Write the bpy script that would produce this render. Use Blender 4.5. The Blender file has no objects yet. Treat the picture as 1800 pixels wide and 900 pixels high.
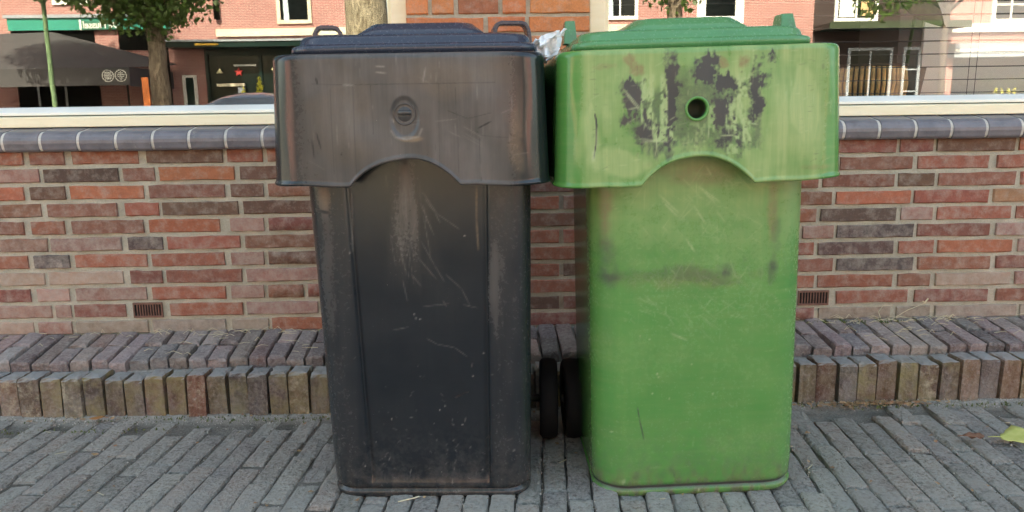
import bpy, bmesh, math, random
import numpy as np
from mathutils import Vector, Matrix, Euler
rad = math.radians
sc = bpy.context.scene
COL = sc.collection

# ------------------------------------------------------------------ camera
cam_d = bpy.data.cameras.new('camera'); cam = bpy.data.objects.new('camera', cam_d); COL.objects.link(cam)
cam_d.sensor_width = 36.0; cam_d.lens = 27.0; cam_d.clip_start = 0.02; cam_d.clip_end = 2000
CP, CY, CR = rad(11.0), rad(1.0), rad(0.8)
fwd = Vector((math.sin(CY) * math.cos(CP), math.cos(CY) * math.cos(CP), -math.sin(CP)))
rgt = Vector((math.cos(CY), -math.sin(CY), 0)); upv = rgt.cross(fwd)
r2 = rgt * math.cos(CR) - upv * math.sin(CR); u2 = upv * math.cos(CR) + rgt * math.sin(CR)
m3 = Matrix((r2, u2, -fwd)).transposed()
cam.matrix_world = Matrix.Translation((0, -2.12, 0.762)) @ m3.to_4x4()
sc.camera = cam

# ------------------------------------------------------------------ sky, sun, exposure
SUN_EL, SUN_AZ = 42.0, -13.0          # azimuth from +Y (behind the house), clockwise
w = bpy.data.worlds.new('World'); sc.world = w; w.use_nodes = True
wn = w.node_tree.nodes; wl = w.node_tree.links
sky = wn.new('ShaderNodeTexSky'); sky.sky_type = 'NISHITA'; sky.sun_disc = False
sky.sun_elevation = rad(SUN_EL); sky.sun_rotation = rad(SUN_AZ); sky.air_density = 0.8; sky.dust_density = 3.5; sky.ozone_density = 0.6
wl.new(sky.outputs['Color'], wn['Background'].inputs['Color'])
wn['Background'].inputs['Strength'].default_value = 0.15
sl = bpy.data.lights.new('sun', 'SUN'); sl.energy = 4.0; sl.angle = rad(0.53); sl.color = (1.0, 0.965, 0.91)
so = bpy.data.objects.new('sun', sl); COL.objects.link(so)
sd = Vector((math.sin(rad(SUN_AZ)) * math.cos(rad(SUN_EL)), math.cos(rad(SUN_AZ)) * math.cos(rad(SUN_EL)), math.sin(rad(SUN_EL))))
so.rotation_euler = sd.to_track_quat('Z', 'Y').to_euler(); so.location = (0, 0, 20)
sc.view_settings.view_transform = 'Standard'; sc.view_settings.look = 'None'
sc.view_settings.gamma = 1.0; sc.view_settings.use_curve_mapping = False
sc.view_settings.exposure = 2.97
sc.view_settings.use_white_balance = True; sc.view_settings.white_balance_temperature = 8200; sc.view_settings.white_balance_tint = -3
sc.render.engine = 'CYCLES'
cy = sc.cycles
cy.use_denoising = True; cy.max_bounces = 8; cy.diffuse_bounces = 4; cy.glossy_bounces = 4
cy.transparent_max_bounces = 12; cy.transmission_bounces = 4
cy.caustics_reflective = False; cy.caustics_refractive = False; cy.sample_clamp_indirect = 6.0

# ------------------------------------------------------------------ helpers
def tag(o, label=None, cat=None, group=None, kind=None):
    if label: o['label'] = label
    if cat: o['category'] = cat
    if group: o['group'] = group
    if kind: o['kind'] = kind
    return o

def empty(name, loc=(0, 0, 0), rot=(0, 0, 0)):
    o = bpy.data.objects.new(name, None); COL.objects.link(o)
    o.location = loc; o.rotation_euler = rot; o.empty_display_size = 0.05
    return o

def link(name, me, parent=None, loc=None, rot=None, scale=None):
    o = bpy.data.objects.new(name, me); COL.objects.link(o)
    if parent: o.parent = parent
    if loc is not None: o.location = loc
    if rot is not None: o.rotation_euler = rot
    if scale is not None: o.scale = scale
    return o

def mesh(name, verts, faces, mat, smooth=False):
    me = bpy.data.meshes.new(name)
    me.from_pydata([tuple(map(float, v)) for v in verts], [], [tuple(map(int, f)) for f in faces])
    if mat: me.materials.append(mat)
    if smooth: me.polygons.foreach_set('use_smooth', [True] * len(me.polygons))
    me.update()
    return me

class MB:
    """collects simple solids into one mesh"""
    def __init__(s): s.v = []; s.f = []
    def add(s, v, f):
        n = len(s.v); s.v += [tuple(p) for p in v]; s.f += [tuple(i + n for i in q) for q in f]; return s
    def box(s, a, b):
        x0, y0, z0 = a; x1, y1, z1 = b
        v = [(x0, y0, z0), (x1, y0, z0), (x1, y1, z0), (x0, y1, z0), (x0, y0, z1), (x1, y0, z1), (x1, y1, z1), (x0, y1, z1)]
        return s.add(v, [(0, 3, 2, 1), (4, 5, 6, 7), (0, 1, 5, 4), (1, 2, 6, 5), (2, 3, 7, 6), (3, 0, 4, 7)])
    def prism_x(s, prof, x0, x1):
        """profile of (y, z) points extruded along x"""
        n = len(prof); v = [(x0, y, z) for y, z in prof] + [(x1, y, z) for y, z in prof]
        f = [(i, (i + 1) % n, n + (i + 1) % n, n + i) for i in range(n)] + [tuple(range(n - 1, -1, -1)), tuple(range(n, 2 * n))]
        return s.add(v, f)
    def tube(s, path, radii, n=8, cap=True):
        path = [Vector(p) for p in path]; rings = []
        if not hasattr(radii, '__len__'): radii = [radii] * len(path)
        base = len(s.v); ref = None
        for i, p in enumerate(path):
            t = (path[min(i + 1, len(path) - 1)] - path[max(i - 1, 0)]).normalized()
            if ref is None: ref = t.orthogonal().normalized()
            a = (ref - t * ref.dot(t)); a = a.normalized() if a.length > 1e-6 else t.orthogonal().normalized()
            ref = a; b = t.cross(a)
            for k in range(n):
                th = 2 * math.pi * k / n
                s.v.append(tuple(p + (a * math.cos(th) + b * math.sin(th)) * radii[i]))
        for i in range(len(path) - 1):
            for k in range(n):
                q = base + i * n; k2 = (k + 1) % n
                s.f.append((q + k, q + k2, q + n + k2, q + n + k))
        if cap:
            s.f.append(tuple(base + k for k in range(n - 1, -1, -1)))
            s.f.append(tuple(base + (len(path) - 1) * n + k for k in range(n)))
        return s
    def lathe(s, prof, axis='y', n=24, c=(0, 0, 0)):
        """profile of (radius, height) revolved about an axis through c"""
        base = len(s.v); m = len(prof)
        for k in range(n):
            th = 2 * math.pi * k / n; cs, sn = math.cos(th), math.sin(th)
            for r, h in prof:
                p = {'y': (r * cs, h, r * sn), 'x': (h, r * cs, r * sn), 'z': (r * cs, r * sn, h)}[axis]
                s.v.append((p[0] + c[0], p[1] + c[1], p[2] + c[2]))
        for k in range(n):
            k2 = (k + 1) % n
            for i in range(m - 1):
                s.f.append((base + k * m + i, base + k2 * m + i, base + k2 * m + i + 1, base + k * m + i + 1))
        return s
    def mesh(s, name, mat, smooth=False): return mesh(name, s.v, s.f, mat, smooth)
    def build(s, name, mat, parent=None, smooth=False, bevel=0.0, **kw):
        o = link(name, s.mesh(name, mat, smooth), parent, **kw)
        if bevel:
            b = o.modifiers.new('bevel', 'BEVEL'); b.width = bevel; b.segments = 2; b.limit_method = 'ANGLE'
        return o

class G:
    """small shader graph writer"""
    def __init__(s, name):
        s.m = bpy.data.materials.new(name); s.m.use_nodes = True
        s.t = s.m.node_tree; s.p = s.t.nodes['Principled BSDF']
        s.out = s.t.nodes['Material Output']
    def n(s, typ, **kw):
        d = s.t.nodes.new(typ)
        for k, v in kw.items(): setattr(d, k, v)
        return d
    def L(s, a, b): s.t.links.new(a, b)
    def put(s, sock, v):
        if isinstance(v, bpy.types.NodeSocket): s.L(v, sock)
        elif isinstance(v, (tuple, list)) and len(v) == 3 and sock.type == 'RGBA': sock.default_value = (*v, 1)
        else: sock.default_value = v
    def co(s, kind='Object'): return s.n('ShaderNodeTexCoord').outputs[kind]
    def pos(s): return s.n('ShaderNodeNewGeometry').outputs['Position']
    def mapping(s, vec, scale=(1, 1, 1), loc=(0, 0, 0)):
        d = s.n('ShaderNodeMapping'); s.L(vec, d.inputs['Vector']); d.inputs['Scale'].default_value = scale
        if isinstance(loc, bpy.types.NodeSocket): s.L(loc, d.inputs['Location'])
        else: d.inputs['Location'].default_value = loc
        return d.outputs[0]
    def noise(s, vec, scale, detail=4, rough=0.55, dist=0.0, col=False):
        d = s.n('ShaderNodeTexNoise'); s.L(vec, d.inputs['Vector'])
        d.inputs['Scale'].default_value = scale; d.inputs['Detail'].default_value = detail
        d.inputs['Roughness'].default_value = rough; d.inputs['Distortion'].default_value = dist
        return d.outputs['Color' if col else 'Fac']
    def voro(s, vec, scale, feature='F1', out='Distance'):
        d = s.n('ShaderNodeTexVoronoi', feature=feature); s.L(vec, d.inputs['Vector']); d.inputs['Scale'].default_value = scale
        return d.outputs[out]
    def ramp(s, v, a, b, lo=0.0, hi=1.0):
        d = s.n('ShaderNodeMapRange'); d.clamp = True; s.put(d.inputs[0], v)
        for i, x in enumerate((a, b, lo, hi)): d.inputs[1 + i].default_value = x
        return d.outputs[0]
    def math(s, op, a, b=0.0):
        d = s.n('ShaderNodeMath', operation=op); s.put(d.inputs[0], a); s.put(d.inputs[1], b); return d.outputs[0]
    def mix(s, fac, a, b, blend='MIX'):
        d = s.n('ShaderNodeMix', data_type='RGBA', blend_type=blend)
        s.put(d.inputs[0], fac); s.put(d.inputs[6], a); s.put(d.inputs[7], b); return d.outputs[2]
    def attr(s, name, out='Color'):
        d = s.n('ShaderNodeAttribute'); d.attribute_name = name; return d.outputs[out]
    def sep(s, c):
        d = s.n('ShaderNodeSeparateColor'); s.L(c, d.inputs[0]); return d.outputs
    def set(s, **kw):
        names = dict(col='Base Color', rough='Roughness', metal='Metallic', spec='Specular IOR Level', normal='Normal',
                     emit='Emission Color', es='Emission Strength', sub='Subsurface Weight', coat='Coat Weight', coatr='Coat Roughness')
        for k, v in kw.items(): s.put(s.p.inputs[names[k]], v)
        return s
    def bump(s, h, strength=0.4, dist=0.002):
        d = s.n('ShaderNodeBump'); s.L(h, d.inputs['Height']); d.inputs['Strength'].default_value = strength
        d.inputs['Distance'].default_value = dist; s.L(d.outputs[0], s.p.inputs['Normal']); return s

def plain(name, col, rough=0.6, metal=0.0, var=0.15, scale=8.0, spec=0.5):
    g = G(name); nz = g.noise(g.co(), scale, 5)
    c = g.mix(g.ramp(nz, 0.3, 0.7), tuple(x * (1 - var) for x in col), tuple(min(1, x * (1 + var)) for x in col))
    g.set(col=c, rough=rough, metal=metal, spec=spec); g.bump(nz, 0.1, 0.002)
    return g.m

# ------------------------------------------------------------------ materials
def brick_mat(name, vertex=False):
    g = G(name); P = g.pos(); 
    if vertex:
        base = g.attr('tint'); eff = 0.35
    else:
        oi = g.n('ShaderNodeObjectInfo'); base = oi.outputs['Color']; eff = oi.outputs['Alpha']
    n1 = g.noise(P, 38, 6, 0.65); n2 = g.noise(P, 210, 4, 0.7); n3 = g.noise(P, 30, 7, 0.72)
    c = g.mix(g.ramp(n1, 0.25, 0.75), g.mix(0.35, base, (0.06, 0.04, 0.034)), g.mix(0.10, base, (0.5, 0.22, 0.14)))
    c = g.mix(g.ramp(n2, 0.4, 0.72, 0.0, 0.28), c, (0.06, 0.04, 0.034))
    e = g.math('MULTIPLY', g.ramp(g.math('ADD', n3, g.math('MULTIPLY', eff, 0.22)), 0.51, 0.80, 0, 0.72), g.ramp(n2, 0.25, 0.65, 0.5, 1))
    c = g.mix(e, c, (0.46, 0.40, 0.33))
    specks = g.ramp(g.noise(P, 320, 2), 0.72, 0.78, 0, 0.6)
    c = g.mix(specks, c, (0.5, 0.46, 0.4))
    g.set(col=c, rough=0.9, spec=0.25)
    g.bump(g.math('ADD', g.math('MULTIPLY', n1, 1.2), n2), 0.7, 0.0022)
    return g.m
M_BRICK = brick_mat('wall brick'); M_BRICKV = brick_mat('wall brick joined', True)

def mortar_mat():
    g = G('mortar'); P = g.pos(); n1 = g.noise(P, 14, 5); n2 = g.noise(P, 260, 5, 0.7)
    c = g.mix(g.ramp(n1, 0.3, 0.7), (0.40, 0.37, 0.285), (0.56, 0.52, 0.415))
    c = g.mix(g.ramp(n2, 0.4, 0.75, 0, 0.4), c, (0.2, 0.17, 0.13))
    g.set(col=c, rough=0.95, spec=0.2); g.bump(g.math('ADD', n2, g.noise(P, 60, 3)), 0.9, 0.003)
    return g.m
M_MORTAR = mortar_mat()

def paver_mat(name, vertex=False, kerb=False, amp=1.0):
    g = G(name); P = g.pos()
    base = g.attr('tint') if vertex else g.n('ShaderNodeObjectInfo').outputs['Color']
    n1 = g.noise(P, 30, 6, 0.65); n2 = g.noise(P, 120, 6, 0.78); n3 = g.noise(P, 9, 4, 0.6)
    c = g.mix(g.ramp(n1, 0.25, 0.75), g.mix(0.35, base, (0.03, 0.03, 0.032)), g.mix(0.3 if amp > 0.9 else 0.12, base, (0.4, 0.39, 0.37) if amp > 0.9 else (0.34, 0.26, 0.2)))
    c = g.mix(g.ramp(n2, 0.47, 0.68, 0, 0.6 * amp), c, (0.52, 0.50, 0.465))
    c = g.mix(g.ramp(n2, 0.49, 0.30, 0, 0.8 * amp), c, (0.06, 0.058, 0.055))
    # dusty sand worn into the surface
    c = g.mix(g.ramp(g.math('ADD', n3, g.math('MULTIPLY', n1, 0.4)), 0.62, 0.82, 0, 0.7 if amp > 0.9 else 0.25), c, (0.40, 0.375, 0.335))
    wsp = g.ramp(g.noise(P, 120, 2), 0.74, 0.79, 0, 0.8)
    c = g.mix(wsp, c, (0.5, 0.48, 0.45))
    if kerb:   # algae and dirt on the upright faces of the kerb bricks
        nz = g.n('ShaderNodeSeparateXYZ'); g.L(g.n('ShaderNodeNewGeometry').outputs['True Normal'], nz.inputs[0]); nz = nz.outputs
        oi = g.n('ShaderNodeObjectInfo')
        al = g.math('MULTIPLY', oi.outputs['Alpha'], g.ramp(g.noise(P, 24, 5), 0.36, 0.66))
        c = g.mix(al, c, (0.235, 0.20, 0.095))
        li = g.math('MULTIPLY', g.ramp(oi.outputs['Random'], 0.90, 0.92), g.ramp(g.noise(P, 34, 6, 0.75), 0.50, 0.68, 0, 0.85))
        c = g.mix(li, c, (0.42, 0.37, 0.26))
        c = g.mix(g.math('MULTIPLY', g.ramp(nz[2], 0.35, 0.9), g.ramp(n1, 0.2, 0.6, 0.45, 0.95)), c, (0.30, 0.30, 0.29))  # upward faces greyed paler, standing in for sky light on worn tops
    g.set(col=c, rough=0.88, spec=0.3)
    g.bump(g.math('ADD', g.math('MULTIPLY', n1, 2.4), g.math('MULTIPLY', n2, 1.4 * amp)), 0.5 + 0.5 * amp, 0.006)
    return g.m
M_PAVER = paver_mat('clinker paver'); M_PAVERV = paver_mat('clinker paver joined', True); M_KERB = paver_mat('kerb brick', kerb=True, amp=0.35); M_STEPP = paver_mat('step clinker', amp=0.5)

def joint_mat():
    g = G('joint sand'); P = g.pos(); n1 = g.noise(P, 11, 5); n2 = g.noise(P, 240, 5, 0.75); n3 = g.noise(P, 45, 4)
    c = g.mix(g.ramp(n1, 0.3, 0.7), (0.15, 0.135, 0.115), (0.36, 0.33, 0.285))
    c = g.mix(g.ramp(n2, 0.35, 0.7, 0, 0.8), c, (0.04, 0.036, 0.03))
    sy = g.n('ShaderNodeSeparateXYZ'); g.L(P, sy.inputs[0]); c = g.mix(g.math('MULTIPLY', g.ramp(sy.outputs['Y'], -0.31, -0.275), g.ramp(g.noise(P, 90, 4, 0.7), 0.3, 0.6, 0.3, 1)), c, (0.43, 0.40, 0.35))
    c = g.mix(g.ramp(n3, 0.64, 0.74, 0, 0.5), c, (0.10, 0.115, 0.045))
    g.set(col=c, rough=0.97, spec=0.15); g.bump(g.math('ADD', n2, g.math('MULTIPLY', n3, 1.5)), 1.0, 0.006)
    return g.m
M_JOINT = joint_mat()

def tile_mat():
    g = G('glazed sill tile'); P = g.pos(); oi = g.n('ShaderNodeObjectInfo')
    n1 = g.noise(P, 28, 5); n2 = g.noise(P, 160, 4, 0.7)
    c = g.mix(g.ramp(n1, 0.3, 0.7), (0.115, 0.105, 0.11), (0.20, 0.185, 0.19))
    c = g.mix(g.math('MULTIPLY', oi.outputs['Random'], 0.4), c, (0.16, 0.155, 0.18))
    c = g.mix(g.ramp(n2, 0.62, 0.72, 0, 0.5), c, (0.3, 0.25, 0.2))
    c = g.mix(g.ramp(g.noise(P, 60, 6, 0.75), 0.55, 0.75, 0, 0.6), c, (0.06, 0.05, 0.045)); c = g.mix(g.ramp(g.noise(P, 22, 6, 0.8), 0.62, 0.7, 0, 0.5), c, (0.36, 0.33, 0.27))
    g.set(col=c, rough=g.ramp(n1, 0.3, 0.7, 0.28, 0.5), spec=0.5); g.bump(g.math('ADD', n1, n2), 0.15, 0.002)
    return g.m
M_TILE = tile_mat()

def cream_mat():
    g = G('cream paint'); P = g.pos(); n1 = g.noise(g.mapping(P, (1, 6, 6)), 9, 5); n2 = g.noise(P, 130, 4, 0.7)
    c = g.mix(g.ramp(n1, 0.3, 0.7), (0.84, 0.74, 0.50), (0.90, 0.82, 0.60))
    c = g.mix(g.ramp(n2, 0.62, 0.75, 0, 0.4), c, (0.5, 0.42, 0.28))
    g.set(col=c, rough=0.38, spec=0.5); g.bump(n1, 0.08, 0.002)
    return g.m
M_CREAM = cream_mat()
M_SKYBEAD = plain('bead paint whitened for sky', (0.78, 0.77, 0.70), 0.25, var=0.06)  # lower bead painted white for the sky reflected on its slope

def glass_mat(name, fac, tint=(1, 1, 1)):
    g = G(name); g.t.nodes.remove(g.p)
    tr = g.n('ShaderNodeBsdfTransparent'); gl = g.n('ShaderNodeBsdfGlossy'); mx = g.n('ShaderNodeMixShader')
    tr.inputs['Color'].default_value = (*tint, 1); gl.inputs['Roughness'].default_value = 0.0
    gl.inputs['Color'].default_value = (1, 1, 1, 1)
    # real panes are never quite flat
    nz = g.noise(g.mapping(g.pos(), (1, 1, 1)), 1.6, 1, 0.4); b = g.n('ShaderNodeBump')
    b.inputs['Strength'].default_value = 0.12; b.inputs['Distance'].default_value = 0.004
    g.L(nz, b.inputs['Height']); g.L(b.outputs[0], gl.inputs['Normal'])
    mx.inputs[0].default_value = fac
    g.L(tr.outputs[0], mx.inputs[1]); g.L(gl.outputs[0], mx.inputs[2]); g.L(mx.outputs[0], g.out.inputs['Surface'])
    return g.m
M_GLASS = glass_mat('coated window glass', 0.10)
M_FARGLASS = plain('dark far window', (0.006, 0.008, 0.009), 0.05, var=0.3, spec=0.25)

# ------------------------------------------------------------------ numpy noise for wear charts
RS = np.random.RandomState(7)
def vnoise(nx, nz, cx, cz, octaves=4, seed=0):
    """value noise, cx/cz = number of cells over the chart"""
    r = np.random.RandomState(seed); out = np.zeros((nz, nx)); amp = 1.0; tot = 0
    for o in range(octaves):
        gx, gz = int(cx * 2 ** o) + 2, int(cz * 2 ** o) + 2
        gdat = r.rand(gz + 1, gx + 1)
        X = np.linspace(0, gx - 1e-3, nx, endpoint=False); Z = np.linspace(0, gz - 1e-3, nz, endpoint=False)
        xi, zi = X.astype(int), Z.astype(int); fx, fz = X - xi, Z - zi
        fx = fx * fx * (3 - 2 * fx); fz = fz * fz * (3 - 2 * fz)
        a = gdat[np.ix_(zi, xi)]; b = gdat[np.ix_(zi, xi + 1)]; c = gdat[np.ix_(zi + 1, xi)]; d = gdat[np.ix_(zi + 1, xi + 1)]
        out += amp * ((a * (1 - fx) + b * fx) * (1 - fz[:, None]) + (c * (1 - fx) + d * fx) * fz[:, None])
        tot += amp; amp *= 0.5
    return out / tot

class Chart:
    """wear marks and painted highlights on a front face, millimetres: x across, z up; four channels"""
    def __init__(s, x0, x1, z0, z1, step=1.0):
        s.x0, s.z0, s.st = x0, z0, step
        s.nx, s.nz = int((x1 - x0) / step), int((z1 - z0) / step)
        s.a = np.zeros((4, s.nz, s.nx))
        s.X, s.Z = np.meshgrid(x0 + np.arange(s.nx) * step, z0 + np.arange(s.nz) * step)
    def put(s, ch, m): s.a[ch] = np.maximum(s.a[ch], m)
    def stroke(s, ch, pts, wd, strength, fade=True):
        for (xa, za), (xb, zb) in zip(pts[:-1], pts[1:]):
            pad = 4 * wd + 2
            i0 = max(0, int((min(xa, xb) - pad - s.x0) / s.st)); i1 = min(s.nx, int((max(xa, xb) + pad - s.x0) / s.st) + 1)
            j0 = max(0, int((min(za, zb) - pad - s.z0) / s.st)); j1 = min(s.nz, int((max(za, zb) + pad - s.z0) / s.st) + 1)
            if i1 <= i0 or j1 <= j0: continue
            X, Z = s.X[j0:j1, i0:i1], s.Z[j0:j1, i0:i1]
            dx, dz = xb - xa, zb - za; L2 = dx * dx + dz * dz + 1e-9
            t = np.clip(((X - xa) * dx + (Z - za) * dz) / L2, 0, 1)
            d = np.hypot(X - xa - t * dx, Z - za - t * dz)
            m = strength * np.exp(-(d / wd) ** 2)
            if fade: m = m * np.sqrt(np.clip(4 * t * (1 - t) + 0.15, 0, 1))
            s.a[ch][j0:j1, i0:i1] = np.maximum(s.a[ch][j0:j1, i0:i1], m)
    def blob(s, ch, cx, cz, rx, rz, strength, nz=None, power=2.0, edge=0.45):
        d = (np.abs((s.X - cx) / rx) ** power + np.abs((s.Z - cz) / rz) ** power) ** (1 / power)
        if nz is not None: d = d + (nz - 0.5) * 1.1
        s.put(ch, strength * np.clip((1 - d) / edge, 0, 1))
    def sample(s, x, z):
        fx = np.clip((x - s.x0) / s.st, 0, s.nx - 1.001); fz = np.clip((z - s.z0) / s.st, 0, s.nz - 1.001)
        i, j = fx.astype(int), fz.astype(int); fx -= i; fz -= j
        return (s.a[:, j, i] * (1 - fx) + s.a[:, j, i + 1] * fx) * (1 - fz) + (s.a[:, j + 1, i] * (1 - fx) + s.a[:, j + 1, i + 1] * fx) * fz

def clean(o, LIDW=(0.08, 0.0, 0.0, 0.0)):
    me = o.data; at = me.color_attributes.new('wear', 'FLOAT_COLOR', 'POINT'); at.data.foreach_set('color', np.tile(np.array(LIDW, np.float32), len(me.vertices)))
    return o

def paint(me, chart, ymax):
    n = len(me.vertices); co = np.empty(n * 3); me.vertices.foreach_get('co', co); co = co.reshape(-1, 3)
    v = chart.sample(co[:, 0] * 1000, co[:, 2] * 1000).T
    fall = np.clip((ymax - co[:, 1]) / 0.03, 0, 1)
    v = v * fall[:, None]
    at = me.color_attributes.new('wear', 'FLOAT_COLOR', 'POINT'); at.data.foreach_set('color', v.astype(np.float32).ravel())

# ================================================================== GROUND
random.seed(3)
g = G('street paving'); P = g.pos(); n1 = g.noise(P, 3, 6); n2 = g.noise(P, 40, 4)
bt = g.n('ShaderNodeTexBrick'); g.L(P, bt.inputs['Vector']); bt.inputs['Scale'].default_value = 2.4
bt.inputs['Color1'].default_value = (0.19, 0.175, 0.165, 1); bt.inputs['Color2'].default_value = (0.24, 0.215, 0.2, 1); bt.inputs['Mortar'].default_value = (0.1, 0.09, 0.08, 1)
g.set(col=g.mix(g.ramp(n1, 0.3, 0.7, 0, 0.5), bt.outputs['Color'], (0.24, 0.22, 0.2)), rough=0.9); g.bump(n2, 0.4, 0.01)
M_ROAD = g.m
o = MB(); o.v = [(-300, -300, -0.13), (300, -300, -0.13), (300, 300, -0.13), (-300, 300, -0.13)]; o.f = [(0, 1, 2, 3)]
tag(o.build('ground', plain('far ground', (0.16, 0.14, 0.12), 0.95)), kind='structure')
o = MB().box((-60, -24.0, -0.125), (60, -5.2, -0.10)); tag(o.build('road', M_ROAD), kind='structure')
o = MB().box((-60, -30.2, -0.12), (60, -24.0, 0.0)); tag(o.build('far_pavement', M_ROAD), kind='structure')

# pavement: joint bed plus clinkers laid on edge, long side towards the house
PAV_ROT = rad(-4.0)
bed = MB()
NB = 150
def hgt(x, y): return 0.004 * math.sin(3.1 * x + 0.7) + 0.004 * math.sin(5.3 * y + 1.9 * x)
gv = []; gf = []
xs = np.linspace(-8, 8, 401); ys = np.concatenate([np.linspace(-5.1, -1.0, 40), np.linspace(-0.96, -0.2, 40)])
for yy in ys:
    for xx in xs:
        gv.append((xx, yy, -0.0066 + hgt(xx, yy) + 0.0022 * max(0, math.sin(2.3 * xx + 1.7 * yy + 4.0) * math.sin(7 * yy - 4 * xx)) + (0.0006 if xx < -0.35 else -0.0045) + (0.0135 * math.exp(-((yy + 0.262) / 0.022) ** 2))))
for j in range(len(ys) - 1):
    for i in range(len(xs) - 1):
        q = j * len(xs) + i; gf.append((q, q + 1, q + 1 + len(xs), q + len(xs)))
pavement = link('pavement', mesh('pavement', gv, gf, M_JOINT, True)); tag(pavement, kind='structure')
tag(MB().box((-60, -5.2, -0.13), (60, -5.05, 0.002)).build('kerb', plain('concrete kerb', (0.3, 0.29, 0.27), 0.9), bevel=0.01), kind='structure')

def paver_mesh(rng, w, l, h, mat, r=0.006, seg=2):
    """block with worn rounded top edges: rings from the foot up to the crowned top"""
    def ring(ins, z, jit):
        pts = []
        hx, hy = w / 2 - ins, l / 2 - ins
        for (sx, sy, ex, ey) in ((-1, -1, 1, -1), (1, -1, 1, 1), (1, 1, -1, 1), (-1, 1, -1, -1)):
            for k in range(seg + 1 if False else seg):
                t = k / seg
                pts.append(((sx + (ex - sx) * t) * hx + rng.uniform(-jit, jit), (sy + (ey - sy) * t) * hy + rng.uniform(-jit, jit), z + rng.uniform(-jit, jit) * 0.5))
        return pts
    rings = [ring(0, -h, 0.001), ring(0.0005, -r * 1.3, 0.0021), ring(r * 0.45, -r * 0.32, 0.002), ring(r * 1.5, 0.0, 0.0018)]
    n = len(rings[0]); v = [p for q in rings for p in q]; f = []
    for a in range(3):
        for k in range(n):
            f.append((a * n + k, a * n + (k + 1) % n, (a + 1) * n + (k + 1) % n, (a + 1) * n + k))
    v.append((rng.uniform(-.003, .003), rng.uniform(-.01, .01), rng.uniform(0.0, 0.0015))); c = len(v) - 1
    for k in range(n): f.append((3 * n + k, 3 * n + (k + 1) % n, c))
    return v, f
rng = random.Random(11)
PW, PL = 0.0508, 0.2075
pv = [paver_mesh(rng, 0.0490, 0.2045, 0.05, None, r=0.0055, seg=6) for _ in range(12)]
pm = [mesh('paver', v, f, M_PAVER) for v, f in pv]
def paver_col(rng, x):
    t = rng.random(); k = rng.uniform(0.7, 1.2)
    base = [(0.48, 0.455, 0.415), (0.42, 0.405, 0.38), (0.46, 0.40, 0.355), (0.43, 0.425, 0.385), (0.36, 0.335, 0.325)][int(t * 5)]
    return (base[0] * k * 1.06, base[1] * k, base[2] * k * 0.92)
jv, jf, jt = [], [], []
ca, sa = math.cos(PAV_ROT), math.sin(PAV_ROT)
for ci in range(-165, 166):
    off = rng.uniform(-0.045, 0.045) + (0.5 * PL if ci % 2 else 0)
    for rj in range(0, 26):
        lx, ly = ci * PW, -0.04 - rj * PL - off
        x = lx * ca - ly * sa + rng.uniform(-.001, .001); y = lx * sa + ly * ca
        if y > -0.262 - 0.085 or y < -5.0: 
            if y < -5.0 or y > -0.262 - 0.02: continue
        near = -1.42 < x < 1.5 and y > -0.93
        if not near and not (abs(x) < 4.2 and y > -3.2): continue
        z = hgt(x, y) + rng.uniform(-.0032, .0032)
        full = y < -0.262 - 0.105
        ls = 1.0
        if not full:            # cut stone against the step
            end = y - 0.102; top = -0.272
            ls = (top - end) / 0.2035; y = (top + end) / 2
            if ls < 0.2: continue
        if full: ls = rng.choice([1, 1, 1, 0.97, 0.94])
        k = rng.randrange(12); rot = (rng.uniform(-.018, .018), rng.uniform(-.06, .06), PAV_ROT + rng.uniform(-.022, .022))
        colr = paver_col(rng, x)
        if near:
            o = link('paver', pm[k], pavement, (x, y, z), rot, (1, ls, 1)); o.color = (*colr, 1)
        else:
            mtx = Matrix.Translation((x, y, z)) @ Euler(rot).to_matrix().to_4x4() @ Matrix.Diagonal((1, ls, 1, 1))
            b = len(jv); jv += [tuple(mtx @ Vector(p)) for p in pv[k][0]]; jf += [tuple(i + b for i in q) for q in pv[k][1]]; jt += [colr] * len(pv[k][0])
def tinted(name, v, f, t, mat, parent):
    me = mesh(name, v, f, mat, True); at = me.color_attributes.new('tint', 'FLOAT_COLOR', 'POINT')
    at.data.foreach_set('color', np.array([(*c, 1.0) for c in t], dtype=np.float32).ravel())
    return link(name, me, parent)
tag(tinted('outer_pavers', jv, jf, jt, M_PAVERV, pavement), kind='stuff')

# raised strip along the house: clinkers on end as a kerb, paved behind
stepv = MB().prism_x([(-0.222, -0.1), (-0.222, 0.070), (-0.20, 0.094), (0.02, 0.142), (0.02, -0.1)], -6, 6)
step = stepv.build('step', M_JOINT); tag(step, kind='structure')
km = []
for _ in range(10):
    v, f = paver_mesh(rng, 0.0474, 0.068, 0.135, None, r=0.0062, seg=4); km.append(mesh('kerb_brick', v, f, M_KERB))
kern = [(0.20, 0.125, 0.085), (0.165, 0.115, 0.09), (0.24, 0.10, 0.06), (0.23, 0.16, 0.095), (0.15, 0.11, 0.10), (0.27, 0.15, 0.09)]
xk = -1.5
while xk < 1.62:
    wv = rng.uniform(0.0495, 0.0545); q = rng.random()
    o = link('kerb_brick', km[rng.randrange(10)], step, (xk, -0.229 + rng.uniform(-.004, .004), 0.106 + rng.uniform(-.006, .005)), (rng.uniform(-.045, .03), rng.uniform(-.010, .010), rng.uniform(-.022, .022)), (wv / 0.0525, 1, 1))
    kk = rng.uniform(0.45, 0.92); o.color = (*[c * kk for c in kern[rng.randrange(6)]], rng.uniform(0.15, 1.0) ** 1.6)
    xk += wv
jv, jf, jt = [], [], []
tv, tf = paver_mesh(rng, 0.0495, 0.068, 0.135, None)
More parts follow.
